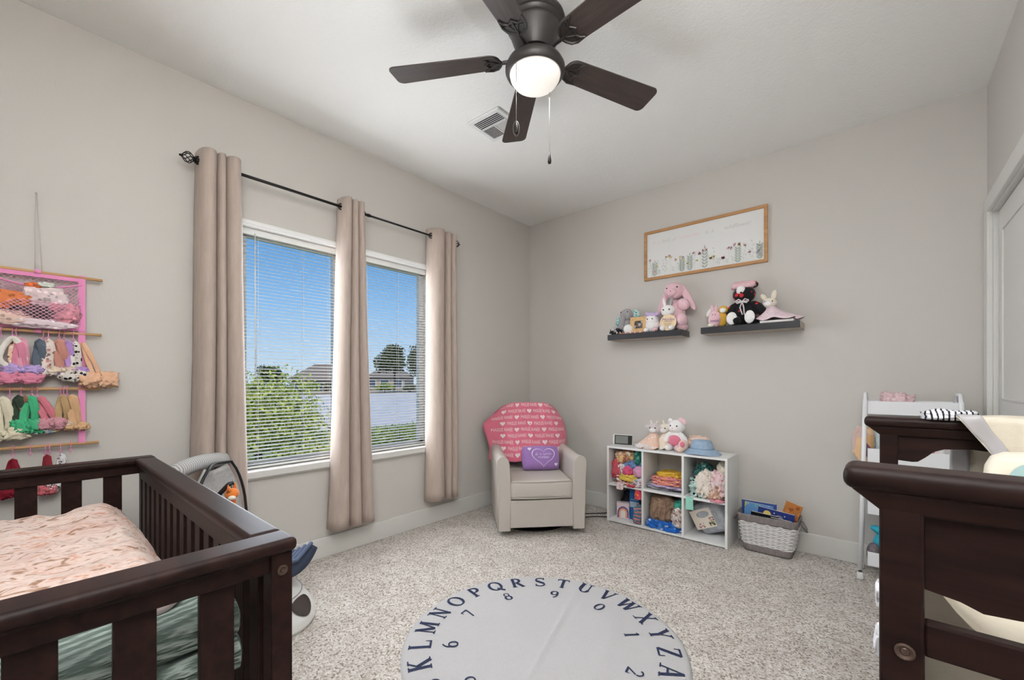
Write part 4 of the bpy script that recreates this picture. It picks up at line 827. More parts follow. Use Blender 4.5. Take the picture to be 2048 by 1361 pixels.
plush('plush_bunny', 'large pink plush bunny with long drooping ears on the left shelf', 'plush toy', (1.525, -.085, SZ), -.1, [
    ('body', (0, .0, .13), (.072, .06, .12), (0, 0, 0), PNK), ('head', (-.005, -.02, .315), (.078, .066, .066), (0, .1, 0), PNK), ('muzzle', (.0, -.075, .295), (.04, .026, .03), (0, 0, 0), PNK), ('ear', (-.095, -.015, .24), (.028, .016, .115), (0, .42, 0), PNK), ('ear', (.098, -.01, .255), (.028, .016, .12), (0, -.5, 0), PNK),
    ('arm', (.075, -.03, .2), (.05, .035, .045), (0, .5, 0), PNK), ('arm', (-.07, -.03, .17), (.035, .035, .06), (0, -.3, 0), PNK), ('foot', (.07, -.05, .08), (.042, .045, .048), (0, 0, 0), PNK), ('foot', (-.065, -.05, .05), (.042, .045, .048), (0, 0, 0), PNK), ('leg', (.06, -.02, .03), (.04, .05, .032), (0, 0, 0), PNK),
    ('eye', (-.035, -.078, .33), (.006, .005, .006), (0, 0, 0), M_EYE), ('eye', (.045, -.075, .33), (.006, .005, .006), (0, 0, 0), M_EYE), ('nose', (.005, -.1, .3), (.007, .005, .005), (0, 0, 0), DPNK)])
plush('plush_unicorn', 'small white plush bunny sitting in front of the large pink bunny', 'plush toy', (1.492, -.155, SZ), .1, [
    ('body', (.005, .005, .06), (.05, .04, .06), (0, 0, 0), WHT), ('head', (0, -.005, .155), (.052, .045, .045), (0, 0, 0), WHT), ('ear', (-.03, .005, .215), (.013, .01, .045), (0, -.15, 0), WHT), ('ear', (.02, .005, .22), (.013, .01, .045), (0, .2, 0), GREY), ('foot', (.035, -.04, .02), (.022, .03, .02), (0, 0, 0), WHT), ('foot', (-.03, -.04, .02), (.022, .03, .02), (0, 0, 0), WHT),
    ('eye', (.02, -.048, .16), (.006, .004, .006), (0, 0, 0), M_EYE), ('eye', (-.025, -.046, .16), (.006, .004, .006), (0, 0, 0), M_EYE)])
sg = thing('round_sign', 'round wooden name plaque with purple script leaning on the left shelf', 'sign', (1.505, -.19, SZ), .05); tl = Matrix.Translation((0, 0, .062)) @ Matrix.Rotation(PI/2-.1, 4, 'X')
MB().prism([(.062*math.cos(2*PI*i/40), .062*math.sin(2*PI*i/40)) for i in range(40)], -.002, .003, tl).build('disc', wood('birch', (226, 198, 160), (238, 214, 178), .6, 4), sg)
v2, f2 = text_mesh('Maislee', .034, .25); MB().add([(x*.95, y+.012, .0036) for x, y, z in v2], f2, tl).build('name', mat('purple_ink', (112, 74, 142), .6, .2), sg)
q = MB()
for w, x, y in ((.07, 0, .003), (.06, -.005, -.012), (.045, .0, -.024), (.02, .003, -.036)): q.add([(x-w/2, y, .0034), (x+w/2, y, .0034), (x+w/2, y+.003, .0034), (x-w/2, y+.003, .0034)], [[0, 1, 2, 3]], tl)
q.build('small_print', mat('brown_ink', (128, 104, 90), .6, .2), sg)
YEL = fuzzy('yellow_fur', (226, 178, 70))
pk = plush('easter_plush', 'yellow and pink plush with small bunny front and purple lettering, right shelf', 'plush toy', (1.845, -.13, SZ), .1, [
    ('body', (.012, .01, .062), (.052, .035, .065), (0, 0, 0), YEL), ('bunny_front', (-.02, -.02, .06), (.042, .022, .062), (0, .05, 0), PNK), ('bunny_ear', (-.035, -.02, .135), (.011, .01, .03), (0, -.15, 0), PNK), ('bunny_ear', (-.01, -.02, .135), (.011, .01, .03), (0, .15, 0), PNK), ('ear', (-.06, .01, .115), (.016, .014, .034), (0, .5, 0), WHT), ('head', (.035, -.005, .125), (.032, .03, .03), (0, 0, 0), YEL), ('muzzle', (.035, -.03, .118), (.02, .012, .018), (0, 0, 0), WHT), ('foot', (-.04, -.03, .015), (.025, .02, .016), (0, 0, 0), CRM), ('eye', (-.03, -.042, .09), (.003, .003, .003), (0, 0, 0), M_EYE), ('eye', (-.012, -.043, .09), (.003, .003, .003), (0, 0, 0), M_EYE)])
v2, f2 = text_mesh('MAISLEE', .02); MB().add([(x*.8-.016, -.0445+x*x*3, .038+y) for x, y, z in v2], f2).build('lettering', MATS['purple_ink'], pk)
plush('plush_mouse', 'tiny grey plush tucked between the yellow plush and poppy bear', 'plush toy', (1.925, -.08, SZ), 0, [('body', (0, 0, .05), (.03, .03, .052), (0, 0, 0), fuzzy('taupe_fur', (196, 184, 176))), ('head', (0, -.01, .1), (.026, .026, .024), (0, 0, 0), MATS['taupe_fur']), ('eye', (-.01, -.035, .105), (.003, .003, .003), (0, 0, 0), M_EYE)])
POP = floral('poppy_print', (26, 24, 28), [(206, 50, 54), (26, 24, 28), (26, 24, 28), (196, 60, 60), (26, 24, 28)], 24, .42, .6, .5)
pb2 = plush('poppy_bear', 'black fabric bear printed with red poppies, pink cap and white bow', 'plush toy', (2.015, -.095, SZ), -.05, [
    ('body', (0, 0, .09), (.075, .06, .095), (0, 0, 0), POP), ('head', (-.005, -.015, .22), (.072, .055, .06), (0, .05, 0), POP), ('face_patch', (-.015, -.05, .245), (.03, .028, .034), (0, 0, 0), WHT), ('nose', (-.008, -.078, .225), (.008, .005, .006), (0, 0, 0), M_EYE), ('arm', (-.085, -.015, .115), (.034, .034, .068), (0, .75, 0), POP), ('arm', (.085, -.015, .115), (.034, .034, .068), (0, -.75, 0), POP),
    ('leg', (-.05, -.055, .035), (.035, .055, .035), (0, 0, .2), POP), ('leg', (.055, -.055, .035), (.035, .055, .035), (0, 0, -.2), POP), ('paw_pad', (-.062, -.095, .05), (.034, .016, .044), (0, 0, .2), WHT), ('paw_pad', (.05, -.095, .05), (.034, .016, .044), (0, 0, -.2), WHT), ('ear', (-.055, 0, .275), (.026, .012, .022), (0, -.4, 0), PNK), ('ear', (.055, 0, .285), (.026, .012, .022), (0, .4, 0), POP)])
soft((2.005, -.105, SZ+.262), (.078, .05, .03), 44, .2, 1.6, True).build('cap', mat('pink_cotton', (228, 190, 194), .9, .1, var=.05, scale=60), pb2, True).matrix_parent_inverse = pb2.matrix_world.inverted()
q = MB().tube([(-.04, -.075, .165), (0, -.08, .16), (.04, -.072, .165)], .006, 8)
for s_ in (-1, 1):
    q.tube([(0, -.082, .162), (s_*.02, -.088, .178), (s_*.042, -.086, .168), (s_*.03, -.086, .15), (0, -.082, .16)], .004, 6); q.tube([(0, -.082, .16), (s_*.012, -.088, .12), (s_*.006+.01, -.09, .07)], .004, 6)
q.build('bow', mat('white_ribbon', (232, 222, 224), .7, .2), pb2, True)
MB().bb((2.12, -.185, SZ), (2.31, -.06, SZ+.016)).build('slim_book', mat('white_card', (232, 226, 222), .6, .2), None, bevel=.001, label='slim white book under the lovey bunny on the right shelf', cat='book')
lv = plush('lovey_bunny', 'tan lovey bunny with spread pale pink blanket at the right shelf end', 'plush toy', (2.175, -.115, SZ+.016), 0, [
    ('head', (-.01, 0, .125), (.042, .038, .034), (0, 0, 0), CRM), ('muzzle', (-.015, -.034, .118), (.022, .012, .018), (0, 0, 0), WHT), ('ear', (-.045, .005, .168), (.016, .01, .028), (0, -.6, 0), CRM), ('ear', (.015, .008, .178), (.017, .01, .034), (0, .2, 0), CRM), ('eye', (-.032, -.034, .132), (.004, .003, .004), (0, 0, 0), M_EYE), ('eye', (.012, -.035, .132), (.004, .003, .004), (0, 0, 0), M_EYE)])
def skirt(u, v_):
    a = 2*PI*u; r = .02+.1*v_; return ((r*1.15*math.cos(a)+.03*v_)*(1+.12*math.sin(5*a)*v_), max(-.085, min(.1, r*.8*math.sin(a)*(1+.1*math.sin(4*a)))), .098-.088*v_**.7+.008*math.sin(7*a)*v_)
MB().grid(skirt, 60, 10, True).build('blanket', floral('pink_lovey', (238, 214, 220), [(232, 190, 200), (206, 200, 216)], 70, .3), lv, True, solid=.004)

# ------------------------------------------------------------------ cube shelf
cs = thing('cube_shelf', 'white six-cube storage shelf standing against the back wall', 'shelf', (1.497, -.16, 0))
QX = (1.045, 1.339, 1.643, 1.949); QY0, QY1 = -.30, -.016; t_ = .016; QH = .615
def panel(nm, a, c): MB().bb(a, c).build(nm, M_WHITE, cs, world=True, bevel=.001)
panel('top_panel', (QX[0], QY0, QH-t_), (QX[3], QY1, QH)); panel('bottom_panel', (QX[0]+t_, QY0, .008), (QX[3]-t_, QY1, .008+t_))
panel('side_panel', (QX[0], QY0, 0), (QX[0]+t_, QY1, QH-t_)); panel('side_panel', (QX[3]-t_, QY0, 0), (QX[3], QY1, QH-t_))
for x in QX[1:3]: panel('divider', (x, QY0+.001, .024), (x+t_, QY1, QH-t_))
for i in range(3): panel('middle_shelf', ((QX[0]+t_, QX[1]+t_, QX[2]+t_)[i], QY0+.001, .297), ((QX[1], QX[2], QX[3]-t_)[i], QY1, .297+t_))
BX = [(QX[i]+t_+.004, QX[i+1]-.004) for i in range(2)]+[(QX[2]+t_+.004, QX[3]-t_-.004)]
TOPZ, BOTZ = .3135, .0245
def cloth(x, y, z, r, seed, m, label, bay, row, name='folded_garment', amp=.3, over=0, cat='clothing', freq=1.9):
    lx = BX[bay]; lim = ((lx[0], lx[1]), (QY0-.02-over, QY1-.006), ((TOPZ if row else BOTZ), (.595 if row else .293)))
    return soft((x, y, z), r, seed, amp, freq, True, 5, 1.7, None, lim).build(name, m, None, True, label=label, cat=cat)
F_ = floral
Gc = lambda nm, c: mat(nm, c, .9, .1, var=.08, scale=30)
cloth(1.19, -.16, TOPZ, (.12, .11, .05), 101, F_('multi_floral', (232, 206, 206), [(196, 90, 100), (120, 160, 170), (240, 236, 236), (230, 180, 90)], 40, .5), 'multicoloured floral garment at the bottom of the upper left cube', 0, 1)
cloth(1.12, -.21, TOPZ+.04, (.05, .07, .09), 102, Gc('coral_cotton', (206, 92, 104)), 'coral red garment at the left of the upper left cube', 0, 1)
cloth(1.22, -.245, TOPZ+.035, (.085, .045, .03), 103, Gc('yellow_cotton', (228, 198, 92)), 'yellow garment at the front of the upper left cube', 0, 1)
cloth(1.16, -.24, TOPZ+.085, (.03, .04, .045), 104, F_('white_print_a', (226, 222, 222), [(120, 110, 120), (226, 222, 222)], 60, .35), 'white printed garment in the upper left cube', 0, 1)
cloth(1.215, -.245, TOPZ+.08, (.042, .04, .04), 105, Gc('hot_pink_cotton', (222, 96, 134)), 'hot pink ruffled garment in the upper left cube', 0, 1)
cloth(1.25, -.20, TOPZ+.12, (.075, .07, .05), 106, Gc('denim_blue', (116, 146, 192)), 'light blue denim garment in the upper left cube', 0, 1)
cloth(1.17, -.19, TOPZ+.17, (.075, .08, .055), 107, F_('tan_leaf_print', (196, 150, 120), [(150, 96, 76), (226, 190, 130), (236, 220, 206)], 26, .5), 'tan and brown printed garment on top in the upper left cube', 0, 1)
cloth(1.29, -.18, TOPZ+.17, (.04, .09, .06), 108, F_('teal_leaf_print', (50, 120, 108), [(30, 90, 84), (110, 170, 156), (50, 120, 108)], 34, .5), 'teal leaf printed garment at the top right of the upper left cube', 0, 1)
cloth(1.30, -.25, TOPZ+.08, (.034, .04, .045), 109, Gc('orchid_cotton', (222, 166, 196)), 'orchid pink garment at the right of the upper left cube', 0, 1)
cloth(1.305, -.255, TOPZ, (.034, .05, .04), 110, F_('pastel_print', (228, 220, 226), [(120, 170, 190), (224, 120, 140), (228, 220, 226)], 55, .45), 'pastel printed garment at the lower right of the upper left cube', 0, 1)
def flap(name, x, w, z0, dz, m, label, cat='clothing'):
    def fn(u, v_):
        wv_ = w*(1-.35*v_*v_)*(1+.1*math.sin(9*v_)); return (x+(u-.5)*wv_+.004*math.sin(u*9+v_*4), (-.262-.05*min(1, v_*3)-.004*math.sin(u*12)) , z0+.006-dz*max(0, v_-.3)/.7+.003*math.sin(u*14))
    MB().grid(fn, 16, 14).build(name, m, None, True, solid=.004, label=label, cat=cat)
flap('hanging_garment', 1.165, .07, TOPZ+.004, .045, F_('blush_dots', (236, 214, 214), [(224, 190, 194), (236, 214, 214)], 90, .4), 'blush pink garment hanging over the edge of the upper left cube')
flap('red_ruffle', 1.26, .085, TOPZ+.002, .008, F_('red_dots', (190, 40, 62), [(230, 190, 200), (190, 40, 62), (190, 40, 62)], 110, .35), 'red ruffled edge spilling from the upper left cube')
cloth(1.46, -.15, TOPZ, (.125, .10, .028), 121, Gc('grey_cotton', (178, 178, 184)), 'grey garment at the bottom of the upper middle cube', 1, 1)
cloth(1.52, -.18, TOPZ+.022, (.12, .09, .02), 122, Gc('lilac_cotton', (206, 190, 220)), 'pale lilac garment layered in the upper middle cube', 1, 1)
cloth(1.515, -.18, TOPZ+.045, (.12, .09, .032), 123, stripes('pink_orange_wave', [(232, 150, 178), (236, 170, 110), (226, 120, 150), (240, 196, 120), (170, 70, 110)], 14, 6), 'pink and orange striped garment in the upper middle cube', 1, 1)
cloth(1.51, -.14, TOPZ+.075, (.10, .08, .03), 124, Gc('golden_cotton', (230, 186, 76)), 'golden yellow garment on top in the upper middle cube', 1, 1)
cloth(1.76, -.17, TOPZ, (.085, .10, .075), 131, F_('mint_spot', (186, 216, 208), [(30, 34, 40), (220, 232, 228), (40, 48, 52), (186, 216, 208)], 40, .42), 'mint garment with black spots in the upper right cube', 2, 1)
cloth(1.79, -.24, TOPZ+.01, (.055, .05, .095), 132, F_('cream_print', (236, 224, 212), [(220, 196, 180), (236, 224, 212), (160, 160, 156)], 40, .3), 'cream printed garment at the centre of the upper right cube', 2, 1)
cloth(1.88, -.20, TOPZ+.03, (.06, .09, .085), 133, F_('blush_floral', (236, 208, 208), [(222, 170, 176), (240, 226, 224), (236, 208, 208)], 34, .4), 'blush floral garment at the right of the upper right cube', 2, 1)
cloth(1.86, -.25, TOPZ, (.05, .045, .055), 134, F_('rose_brown_floral', (190, 158, 132), [(206, 140, 130), (226, 200, 180), (150, 120, 96)], 45, .5), 'brown floral garment at the bottom of the upper right cube', 2, 1)
cloth(1.75, -.13, TOPZ+.12, (.05, .06, .055), 135, F_('dark_teal_spot', (70, 130, 124), [(30, 46, 50), (150, 196, 190), (70, 130, 124)], 55, .45), 'teal spotted garment at the back of the upper right cube', 2, 1)
cloth(1.895, -.13, TOPZ+.15, (.045, .08, .06), 136, Gc('ivory_cotton', (232, 222, 206)), 'ivory garment high at the right of the upper right cube', 2, 1)
flap('pink_trim_garment', 1.885, .1, TOPZ+.002, .012, Gc('pink_trim', (226, 150, 164)), 'pink trimmed garment lying at the front of the upper right cube')
# lower cubes
bx = thing('rainbow_box', 'small box with a rainbow arch picture in the lower left cube', 'box', (1.145, -.215, BOTZ), .45)
MB().rbox((0, 0, .065), (.10, .06, .13), .006, 2).build('carton', mat('pink_white_card', (226, 206, 212), .5, .3), bx, 'auto')
for k, c in enumerate(((96, 84, 130), (206, 130, 150), (240, 200, 130), (236, 232, 234))):
    r = .044-.009*k; MB().add([(r*math.cos(PI*i/14), -.0306-.0003*k, .05+r*1.2*math.sin(PI*i/14)) for i in range(15)]+[(-r, -.0306-.0003*k, .012), (r, -.0306-.0003*k, .012)], [list(range(17))]).build('rainbow_band', mat('rainbow_%d' % k, c, .5, .3), bx)
bx = thing('blue_box', 'blue box with a clear pale panel in the lower left cube', 'box', (1.235, -.17, BOTZ), .05)
MB().rbox((0, 0, .13), (.085, .06, .26), .004, 2).build('carton', mat('blue_card', (30, 96, 160), .45, .4), bx, 'auto')
MB().bb((-.038, -.032, .10), (.038, -.0305, .145)).build('clear_panel', mat('pale_panel', (168, 190, 206), .3, .5), bx); MB().bb((-.03, -.032, .16), (.03, -.0305, .164)).build('printed_line', mat('pale_panel', (168, 190, 206)), bx)
cloth(1.295, -.235, BOTZ, (.035, .05, .075), 141, stripes('teal_pink_shoe', [(96, 170, 176), (206, 90, 130), (206, 170, 160), (70, 90, 120)], 12, 3, 'Z'), 'teal and pink striped child garment in the lower left cube', 0, 0)
cloth(1.30, -.24, .215, (.028, .04, .05), 142, F_('neon_print', (236, 90, 120), [(250, 170, 60), (236, 90, 120), (250, 110, 60)], 60, .5), 'bright pink and orange pouch at the top of the lower left cube', 0, 0, 'pouch', cat='pouch')
cloth(1.19, -.08, BOTZ, (.1, .05, .12), 143, Gc('charcoal_cotton', (52, 50, 58)), 'dark garment at the back of the lower left cube', 0, 0)
cloth(1.47, -.17, BOTZ+.045, (.095, .09, .105), 151, Gc('tan_brown_cotton', (158, 130, 110)), 'brown fabric baby carrier bundle in the lower middle cube', 1, 0, 'fabric_carrier', .22, cat='carrier')
q = MB()
for k in range(3): q.tube([(1.44+.03*k, -.245, .24), (1.45+.035*k, -.275, .19), (1.42+.045*k, -.272, .12), (1.46+.02*k, -.265, .08)], .008, 6, flat=(.4, 1))
q.build('carrier_strap', MATS['tan_brown_cotton'], None, True, label='brown straps hanging from the baby carrier in the lower middle cube', cat='strap')
cloth(1.49, -.23, BOTZ, (.13, .06, .035), 152, F_('blue_tie_dye', (44, 110, 200), [(220, 230, 240), (44, 110, 200), (90, 150, 220), (44, 110, 200)], 30, .45), 'bright blue and white garment at the bottom of the lower middle cube', 1, 0)
cloth(1.60, -.17, BOTZ+.13, (.04, .07, .05), 153, Gc('sea_green', (76, 170, 150)), 'sea green garment at the upper right of the lower middle cube', 1, 0)
cloth(1.60, -.225, BOTZ+.04, (.04, .05, .07), 154, F_('taupe_print', (206, 190, 182), [(150, 120, 110), (230, 224, 220), (206, 190, 182)], 45, .5), 'taupe printed garment at the right of the lower middle cube', 1, 0)
bg_ = thing('bedding_bag', 'clear zipped bedding bag with photo insert in the lower right cube', 'bag', (1.795, -.17, BOTZ), .0); tl = Matrix.Translation((0, 0, .125)) @ Matrix.Rotation(-.42, 4, 'Y') @ Matrix.Rotation(.12, 4, 'X')
def lim(o):
    for v_ in o.data.vertices: v_.co.x = min(max(v_.co.x, -.128), .128); v_.co.z = min(max(v_.co.z, .001), .266); v_.co.y = min(max(v_.co.y, -.13), .14)
lim(MB().rbox((.02, .04, 0), (.24, .135, .23), .055, 6, tl).build('bag', mat('grey_clear_vinyl', (168, 170, 176), .14, .7, var=.25, scale=25, bmp=.5, bscale=25), bg_, True))
q = MB(); oc = [(-.02+.045*math.cos(2*PI*i/32), .045+.024*math.sin(2*PI*i/32)) for i in range(32)]
ins = [(-.1, -.1), (.1, -.1), (.1, .1), (-.1, .1)]
def sq(a): c, s_ = math.cos(a), math.sin(a); k = .07/max(abs(c), abs(s_)); return (k*c*1.05-.03, k*s_+.015)
ou = [sq(2*PI*i/32) for i in range(32)]; q.v = [(x, -.033, z) for x, z in ou]+[(x, -.033, z) for x, z in oc]; q.f = [[i, (i+1) % 32, 32+(i+1) % 32, 32+i] for i in range(32)]; q.v = [tuple(tl @ Vector(p)) for p in q.v]
q.build('paper_insert', mat('cream_insert', (226, 216, 202), .5, .3), bg_)
for x, z, w, h, nm, cl in ((.018, -.03, .04, .03, 'photo_a', [(120, 140, 80), (200, 190, 160), (70, 60, 60)]), (.024, .002, .034, .026, 'photo_b', [(170, 110, 120), (210, 190, 180), (90, 70, 70)]), (-.06, -.03, .042, .034, 'photo_c', [(176, 120, 120), (226, 214, 206), (120, 90, 80)])):
    MB().bb((x-w/2, -.0345, z-h/2), (x+w/2, -.0335, z+h/2), tl).build('printed_photo', F_(nm, cl[1], cl, 80, .6), bg_)
MB().add([(-.026, -.3045, .29), (.026, -.3045, .29), (.028, -.306, .225), (-.026, -.306, .222), (-.026, -.298, .3135), (.026, -.298, .3135)], [[0, 1, 2, 3], [4, 5, 1, 0]]).build('mint_tag', mat('mint_card', (150, 210, 192), .6, .2), None, solid=.0015, label='mint green price tag hanging from the upper right cube edge', cat='tag').location = (1.70, 0, 0)

# things on the cube shelf
mo = thing('baby_monitor', 'black-screened white baby monitor on the left of the cube shelf', 'monitor', (1.125, -.18, QH), .25); tl = Matrix.Rotation(-.12, 4, 'X')
MB().rbox((-.003, .014, .042), (.164, .026, .088), .011, 4, tl).build('housing', M_PLASTIC, mo, True)
MB().rbox((.003, -.002, .042), (.143, .008, .076), .004, 3, tl).build('bezel', M_BLACK, mo, 'auto')
MB().bb((-.06, -.0072, .012), (.042, -.0058, .074), tl).build('screen', mat('grey_screen', (128, 130, 126), .3, .4), mo)
MB().ell((0, .04, .008), (.05, .03, .008)).build('foot', M_PLASTIC, mo, True)
MB().tube([(1.195, -.15, QH+.005), (1.24, -.12, QH+.005), (1.27, -.15, QH+.005), (1.30, -.12, QH+.005)], .003, 6).build('monitor_cable', M_PLASTIC, None, True, label='white cable lying behind the baby monitor', cat='cable')
PEA = fuzzy('peach_fur', (238, 208, 190))
def lovey(nm, label, loc, rz, fur, cl, horns=True):
    th = plush(nm, label, 'plush toy', loc, rz, [('head', (0, 0, .155), (.048, .042, .04), (0, 0, 0), fur), ('muzzle', (0, -.038, .143), (.026, .014, .018), (0, 0, 0), WHT), ('ear', (-.052, .005, .165), (.022, .01, .013), (0, .3, 0), fur), ('ear', (.052, .005, .165), (.022, .01, .013), (0, -.3, 0), fur), ('eye', (-.02, -.038, .162), (.0055, .004, .006), (0, 0, 0), M_EYE), ('eye', (.02, -.038, .162), (.0055, .004, .006), (0, 0, 0), M_EYE)])
    if horns:
        for s_ in (-1, 1): MB().ell((s_*.022, .005, .202), (.007, .006, .02), (0, s_*.3, 0), 10, 8).build('horn', CRM, th, True)
    def sk(u, v_):
        a = 2*PI*u; r = .02+.085*v_; return (r*math.cos(a)*(1+.15*math.sin(4*a)*v_)-.02*v_, r*.9*math.sin(a)*(1+.12*math.sin(5*a)*v_)-.012*v_, .128-.118*v_**.8+.008*math.sin(6*a)*v_)
    MB().grid(sk, 60, 12, True).build('blanket', cl, th, True, solid=.005)
    return th
lovey('plush_deer', 'pale deer lovey with peach blanket body next to the monitor', (1.385, -.17, QH), .1, fuzzy('pale_mauve_fur', (226, 214, 214)), F_('peach_lovey', (236, 200, 180), [(240, 224, 214), (236, 200, 180)], 40, .3))
lovey('plush_fawn', 'smaller cream fawn lovey leaning beside the kitten plush', (1.462, -.13, QH), -.2, CRM, F_('cream_lovey', (236, 220, 200), [(240, 232, 222), (232, 206, 180)], 40, .3))
soft((1.335, -.22, QH), (.07, .05, .022), 71, .3).build('white_muslin', F_('muslin_print', (238, 230, 228), [(224, 196, 196), (238, 230, 228)], 70, .3), None, True, label='white printed muslin cloth in front of the deer lovey', cat='cloth')
plush('plush_kitten', 'white plush kitten with pink tummy and one pink ear on the cube shelf', 'plush toy', (1.555, -.15, QH), -.1, [
    ('body', (0, 0, .075), (.062, .05, .075), (0, 0, 0), WHT), ('tummy', (0, -.022, .075), (.052, .038, .05), (0, 0, 0), DPNK), ('head', (0, -.005, .178), (.064, .052, .052), (0, 0, 0), WHT), ('muzzle', (-.005, -.05, .165), (.026, .014, .018), (0, 0, 0), WHT), ('ear', (-.05, .0, .222), (.016, .01, .018), (0, -.4, 0), WHT), ('ear', (.042, .0, .222), (.034, .014, .026), (0, .5, 0), PNK),
    ('arm', (-.062, -.025, .09), (.022, .022, .055), (0, .45, 0), WHT), ('arm', (.066, -.025, .095), (.022, .022, .055), (0, -.6, 0), WHT), ('foot', (-.035, -.06, .025), (.028, .045, .026), (0, 0, .2), WHT), ('foot', (.05, -.055, .025), (.03, .045, .028), (0, 0, -.4), PNK), ('eye', (-.026, -.05, .188), (.006, .004, .007), (0, 0, 0), M_EYE), ('eye', (.024, -.05, .188), (.006, .004, .007), (0, 0, 0), M_EYE), ('nose', (-.005, -.063, .172), (.005, .004, .004), (0, 0, 0), DPNK)])
soft((1.695, -.10, QH), (.085, .06, .065), 73, .3).build('peach_plush_heap', PEA, None, True, label='fluffy peach plush slumped behind the denim hat', cat='plush toy')
plush('plush_bear', 'small pink plush poking out between the kitten and the denim hat', 'plush toy', (1.625, -.21, QH), 0, [('body', (0, 0, .045), (.035, .04, .045), (0, 0, 0), PEA), ('paw', (.005, -.035, .06), (.018, .012, .022), (0, 0, 0), DPNK), ('foot', (-.01, -.03, .02), (.026, .03, .02), (0, 0, 0), PEA)])
def hat(u, v_):
    a = 2*PI*u; pr = [(0, .098), (.045, .1), (.062, .094), (.07, .075), (.078, .042), (.084, .034), (.105, .018), (.128, .004)]; f = v_*(len(pr)-1); i = min(int(f), len(pr)-2); g = f-i
    r, z = [pr[i][k]*(1-g)+pr[i+1][k]*g for k in (0, 1)]; return (r*math.cos(a)*(1+.03*math.sin(3*a)), r*.82*math.sin(a), max(.002, z*(1+.12*noise.noise(Vector((math.cos(a)*2, math.sin(a)*2, v_*3)))*v_)+.004*math.sin(3*a)*v_**3))
hb = thing('denim_hat', 'light blue denim bucket hat on the right of the cube shelf', 'hat', (1.755, -.205, QH)); md = mat('light_denim', (158, 180, 202), .9, .1, var=.1, scale=50, bmp=.3, bscale=300)
MB().grid(hat, 60, 40, True).build('crown_and_brim', md, hb, True, solid=.003)
MB().tube([(.0805*math.cos(a), .0805*.82*math.sin(a), .042) for a in [2*PI*i/40 for i in range(40)]], .0035, 6, True).build('hat_band', mat('denim_band', (132, 158, 186), .9, .1), hb, True)

# ------------------------------------------------------------------ woven basket of books
bk2 = thing('woven_basket', 'white and grey woven basket with rope handles by the cube shelf', 'basket', (2.165, -.135, 0))
def ring(v_):
    a = [(-.135, -.08), (.135, -.08), (.135, .08), (-.135, .08)]; f = v_; hx, hy = .132+.040*f**.8, .080+.026*f**.8; pts = []; cr = .03
    for cx, cy, a0 in ((hx-cr, -hy+cr, -90), (hx-cr, hy-cr, 0), (-hx+cr, hy-cr, 90), (-hx+cr, -hy+cr, 180)):
        for k in range(5): w = math.radians(a0+90*k/4); pts.append((cx+cr*math.cos(w), cy+cr*math.sin(w)))
    return pts
def dense(pts, n):
    P = [Vector((p[0], p[1], 0)) for p in pts]; P.append(P[0]); L = [0]
    for a, c in zip(P, P[1:]): L.append(L[-1]+(c-a).length)
    out = []
    for i in range(n):
        s_ = L[-1]*i/n; j = max(k for k in range(len(L)-1) if L[k] <= s_+1e-9); g = (s_-L[j])/max(1e-9, L[j+1]-L[j]); out.append(P[j]+(P[j+1]-P[j])*g)
    return out
M_ROPEG = mat('grey_rope', (134, 126, 124), .9, .1, var=.18, scale=150, stretch=(1, 1, .1), bmp=.4, bscale=200); M_ROPEW = mat('white_rope', (236, 232, 230), .8, .2, var=.04, scale=100)
HB = .25
def wall_band(z0, z1, m, nm, off=0):
    def fn(u, v_):
        z = z0+(z1-z0)*v_; p = dense_c[round(z, 4)][int(u*96) % 96] if False else dense(ring(z/HB), 96)[int(u*96) % 96]; k = 1+off/.15; return (p.x*k, p.y*k, z)
    rows = []
    q = MB(); n = 96; R2 = 4
    for j in range(R2+1):
        z = z0+(z1-z0)*j/R2; D = dense(ring(z/HB), n); q.v += [(p.x*(1+off), p.y*(1+off), z) for p in D]
    q.f = [[j*n+i, j*n+(i+1) % n, (j+1)*n+(i+1) % n, (j+1)*n+i] for j in range(R2) for i in range(n)]
    return q.build(nm, m, bk2, True, solid=.006)
wall_band(.198, .25, M_ROPEG, 'rim_band', .012); wall_band(.002, .05, M_ROPEG, 'base_band', .005)
q = MB(); q.add([(p.x, p.y, .004) for p in dense(ring(0), 40)], [list(range(40))]); q.build('basket_floor', M_ROPEG, bk2)
wall_band(.045, .205, mat('gap_shade', (120, 112, 108), .9, .1), 'gap_shade_band', -.025)  # darker band behind the weave, its colour giving the slits their shade
q = MB()
for j in range(13):
    z = .054+.0118*j; n = 112; D = dense(ring(z/HB), n)
    q.tube([(p.x*(1+.02*math.sin(2*PI*14*i/n+j*PI)), p.y*(1+.03*math.sin(2*PI*14*i/n+j*PI)), z+.0025*math.sin(2*PI*14*i/n)) for i, p in enumerate(D)], .0052, 6, True)
q.build('weave', M_ROPEW, bk2, True, kind='stuff')
for s_ in (-1, 1): MB().tube([(s_*.168, -.035, .222), (s_*.185, -.035, .226), (s_*.205, -.025, .19), (s_*.21, 0, .175), (s_*.205, .025, .19), (s_*.185, .035, .226), (s_*.168, .035, .222)], .006, 8).build('rope_handle', M_ROPEG, bk2, True)
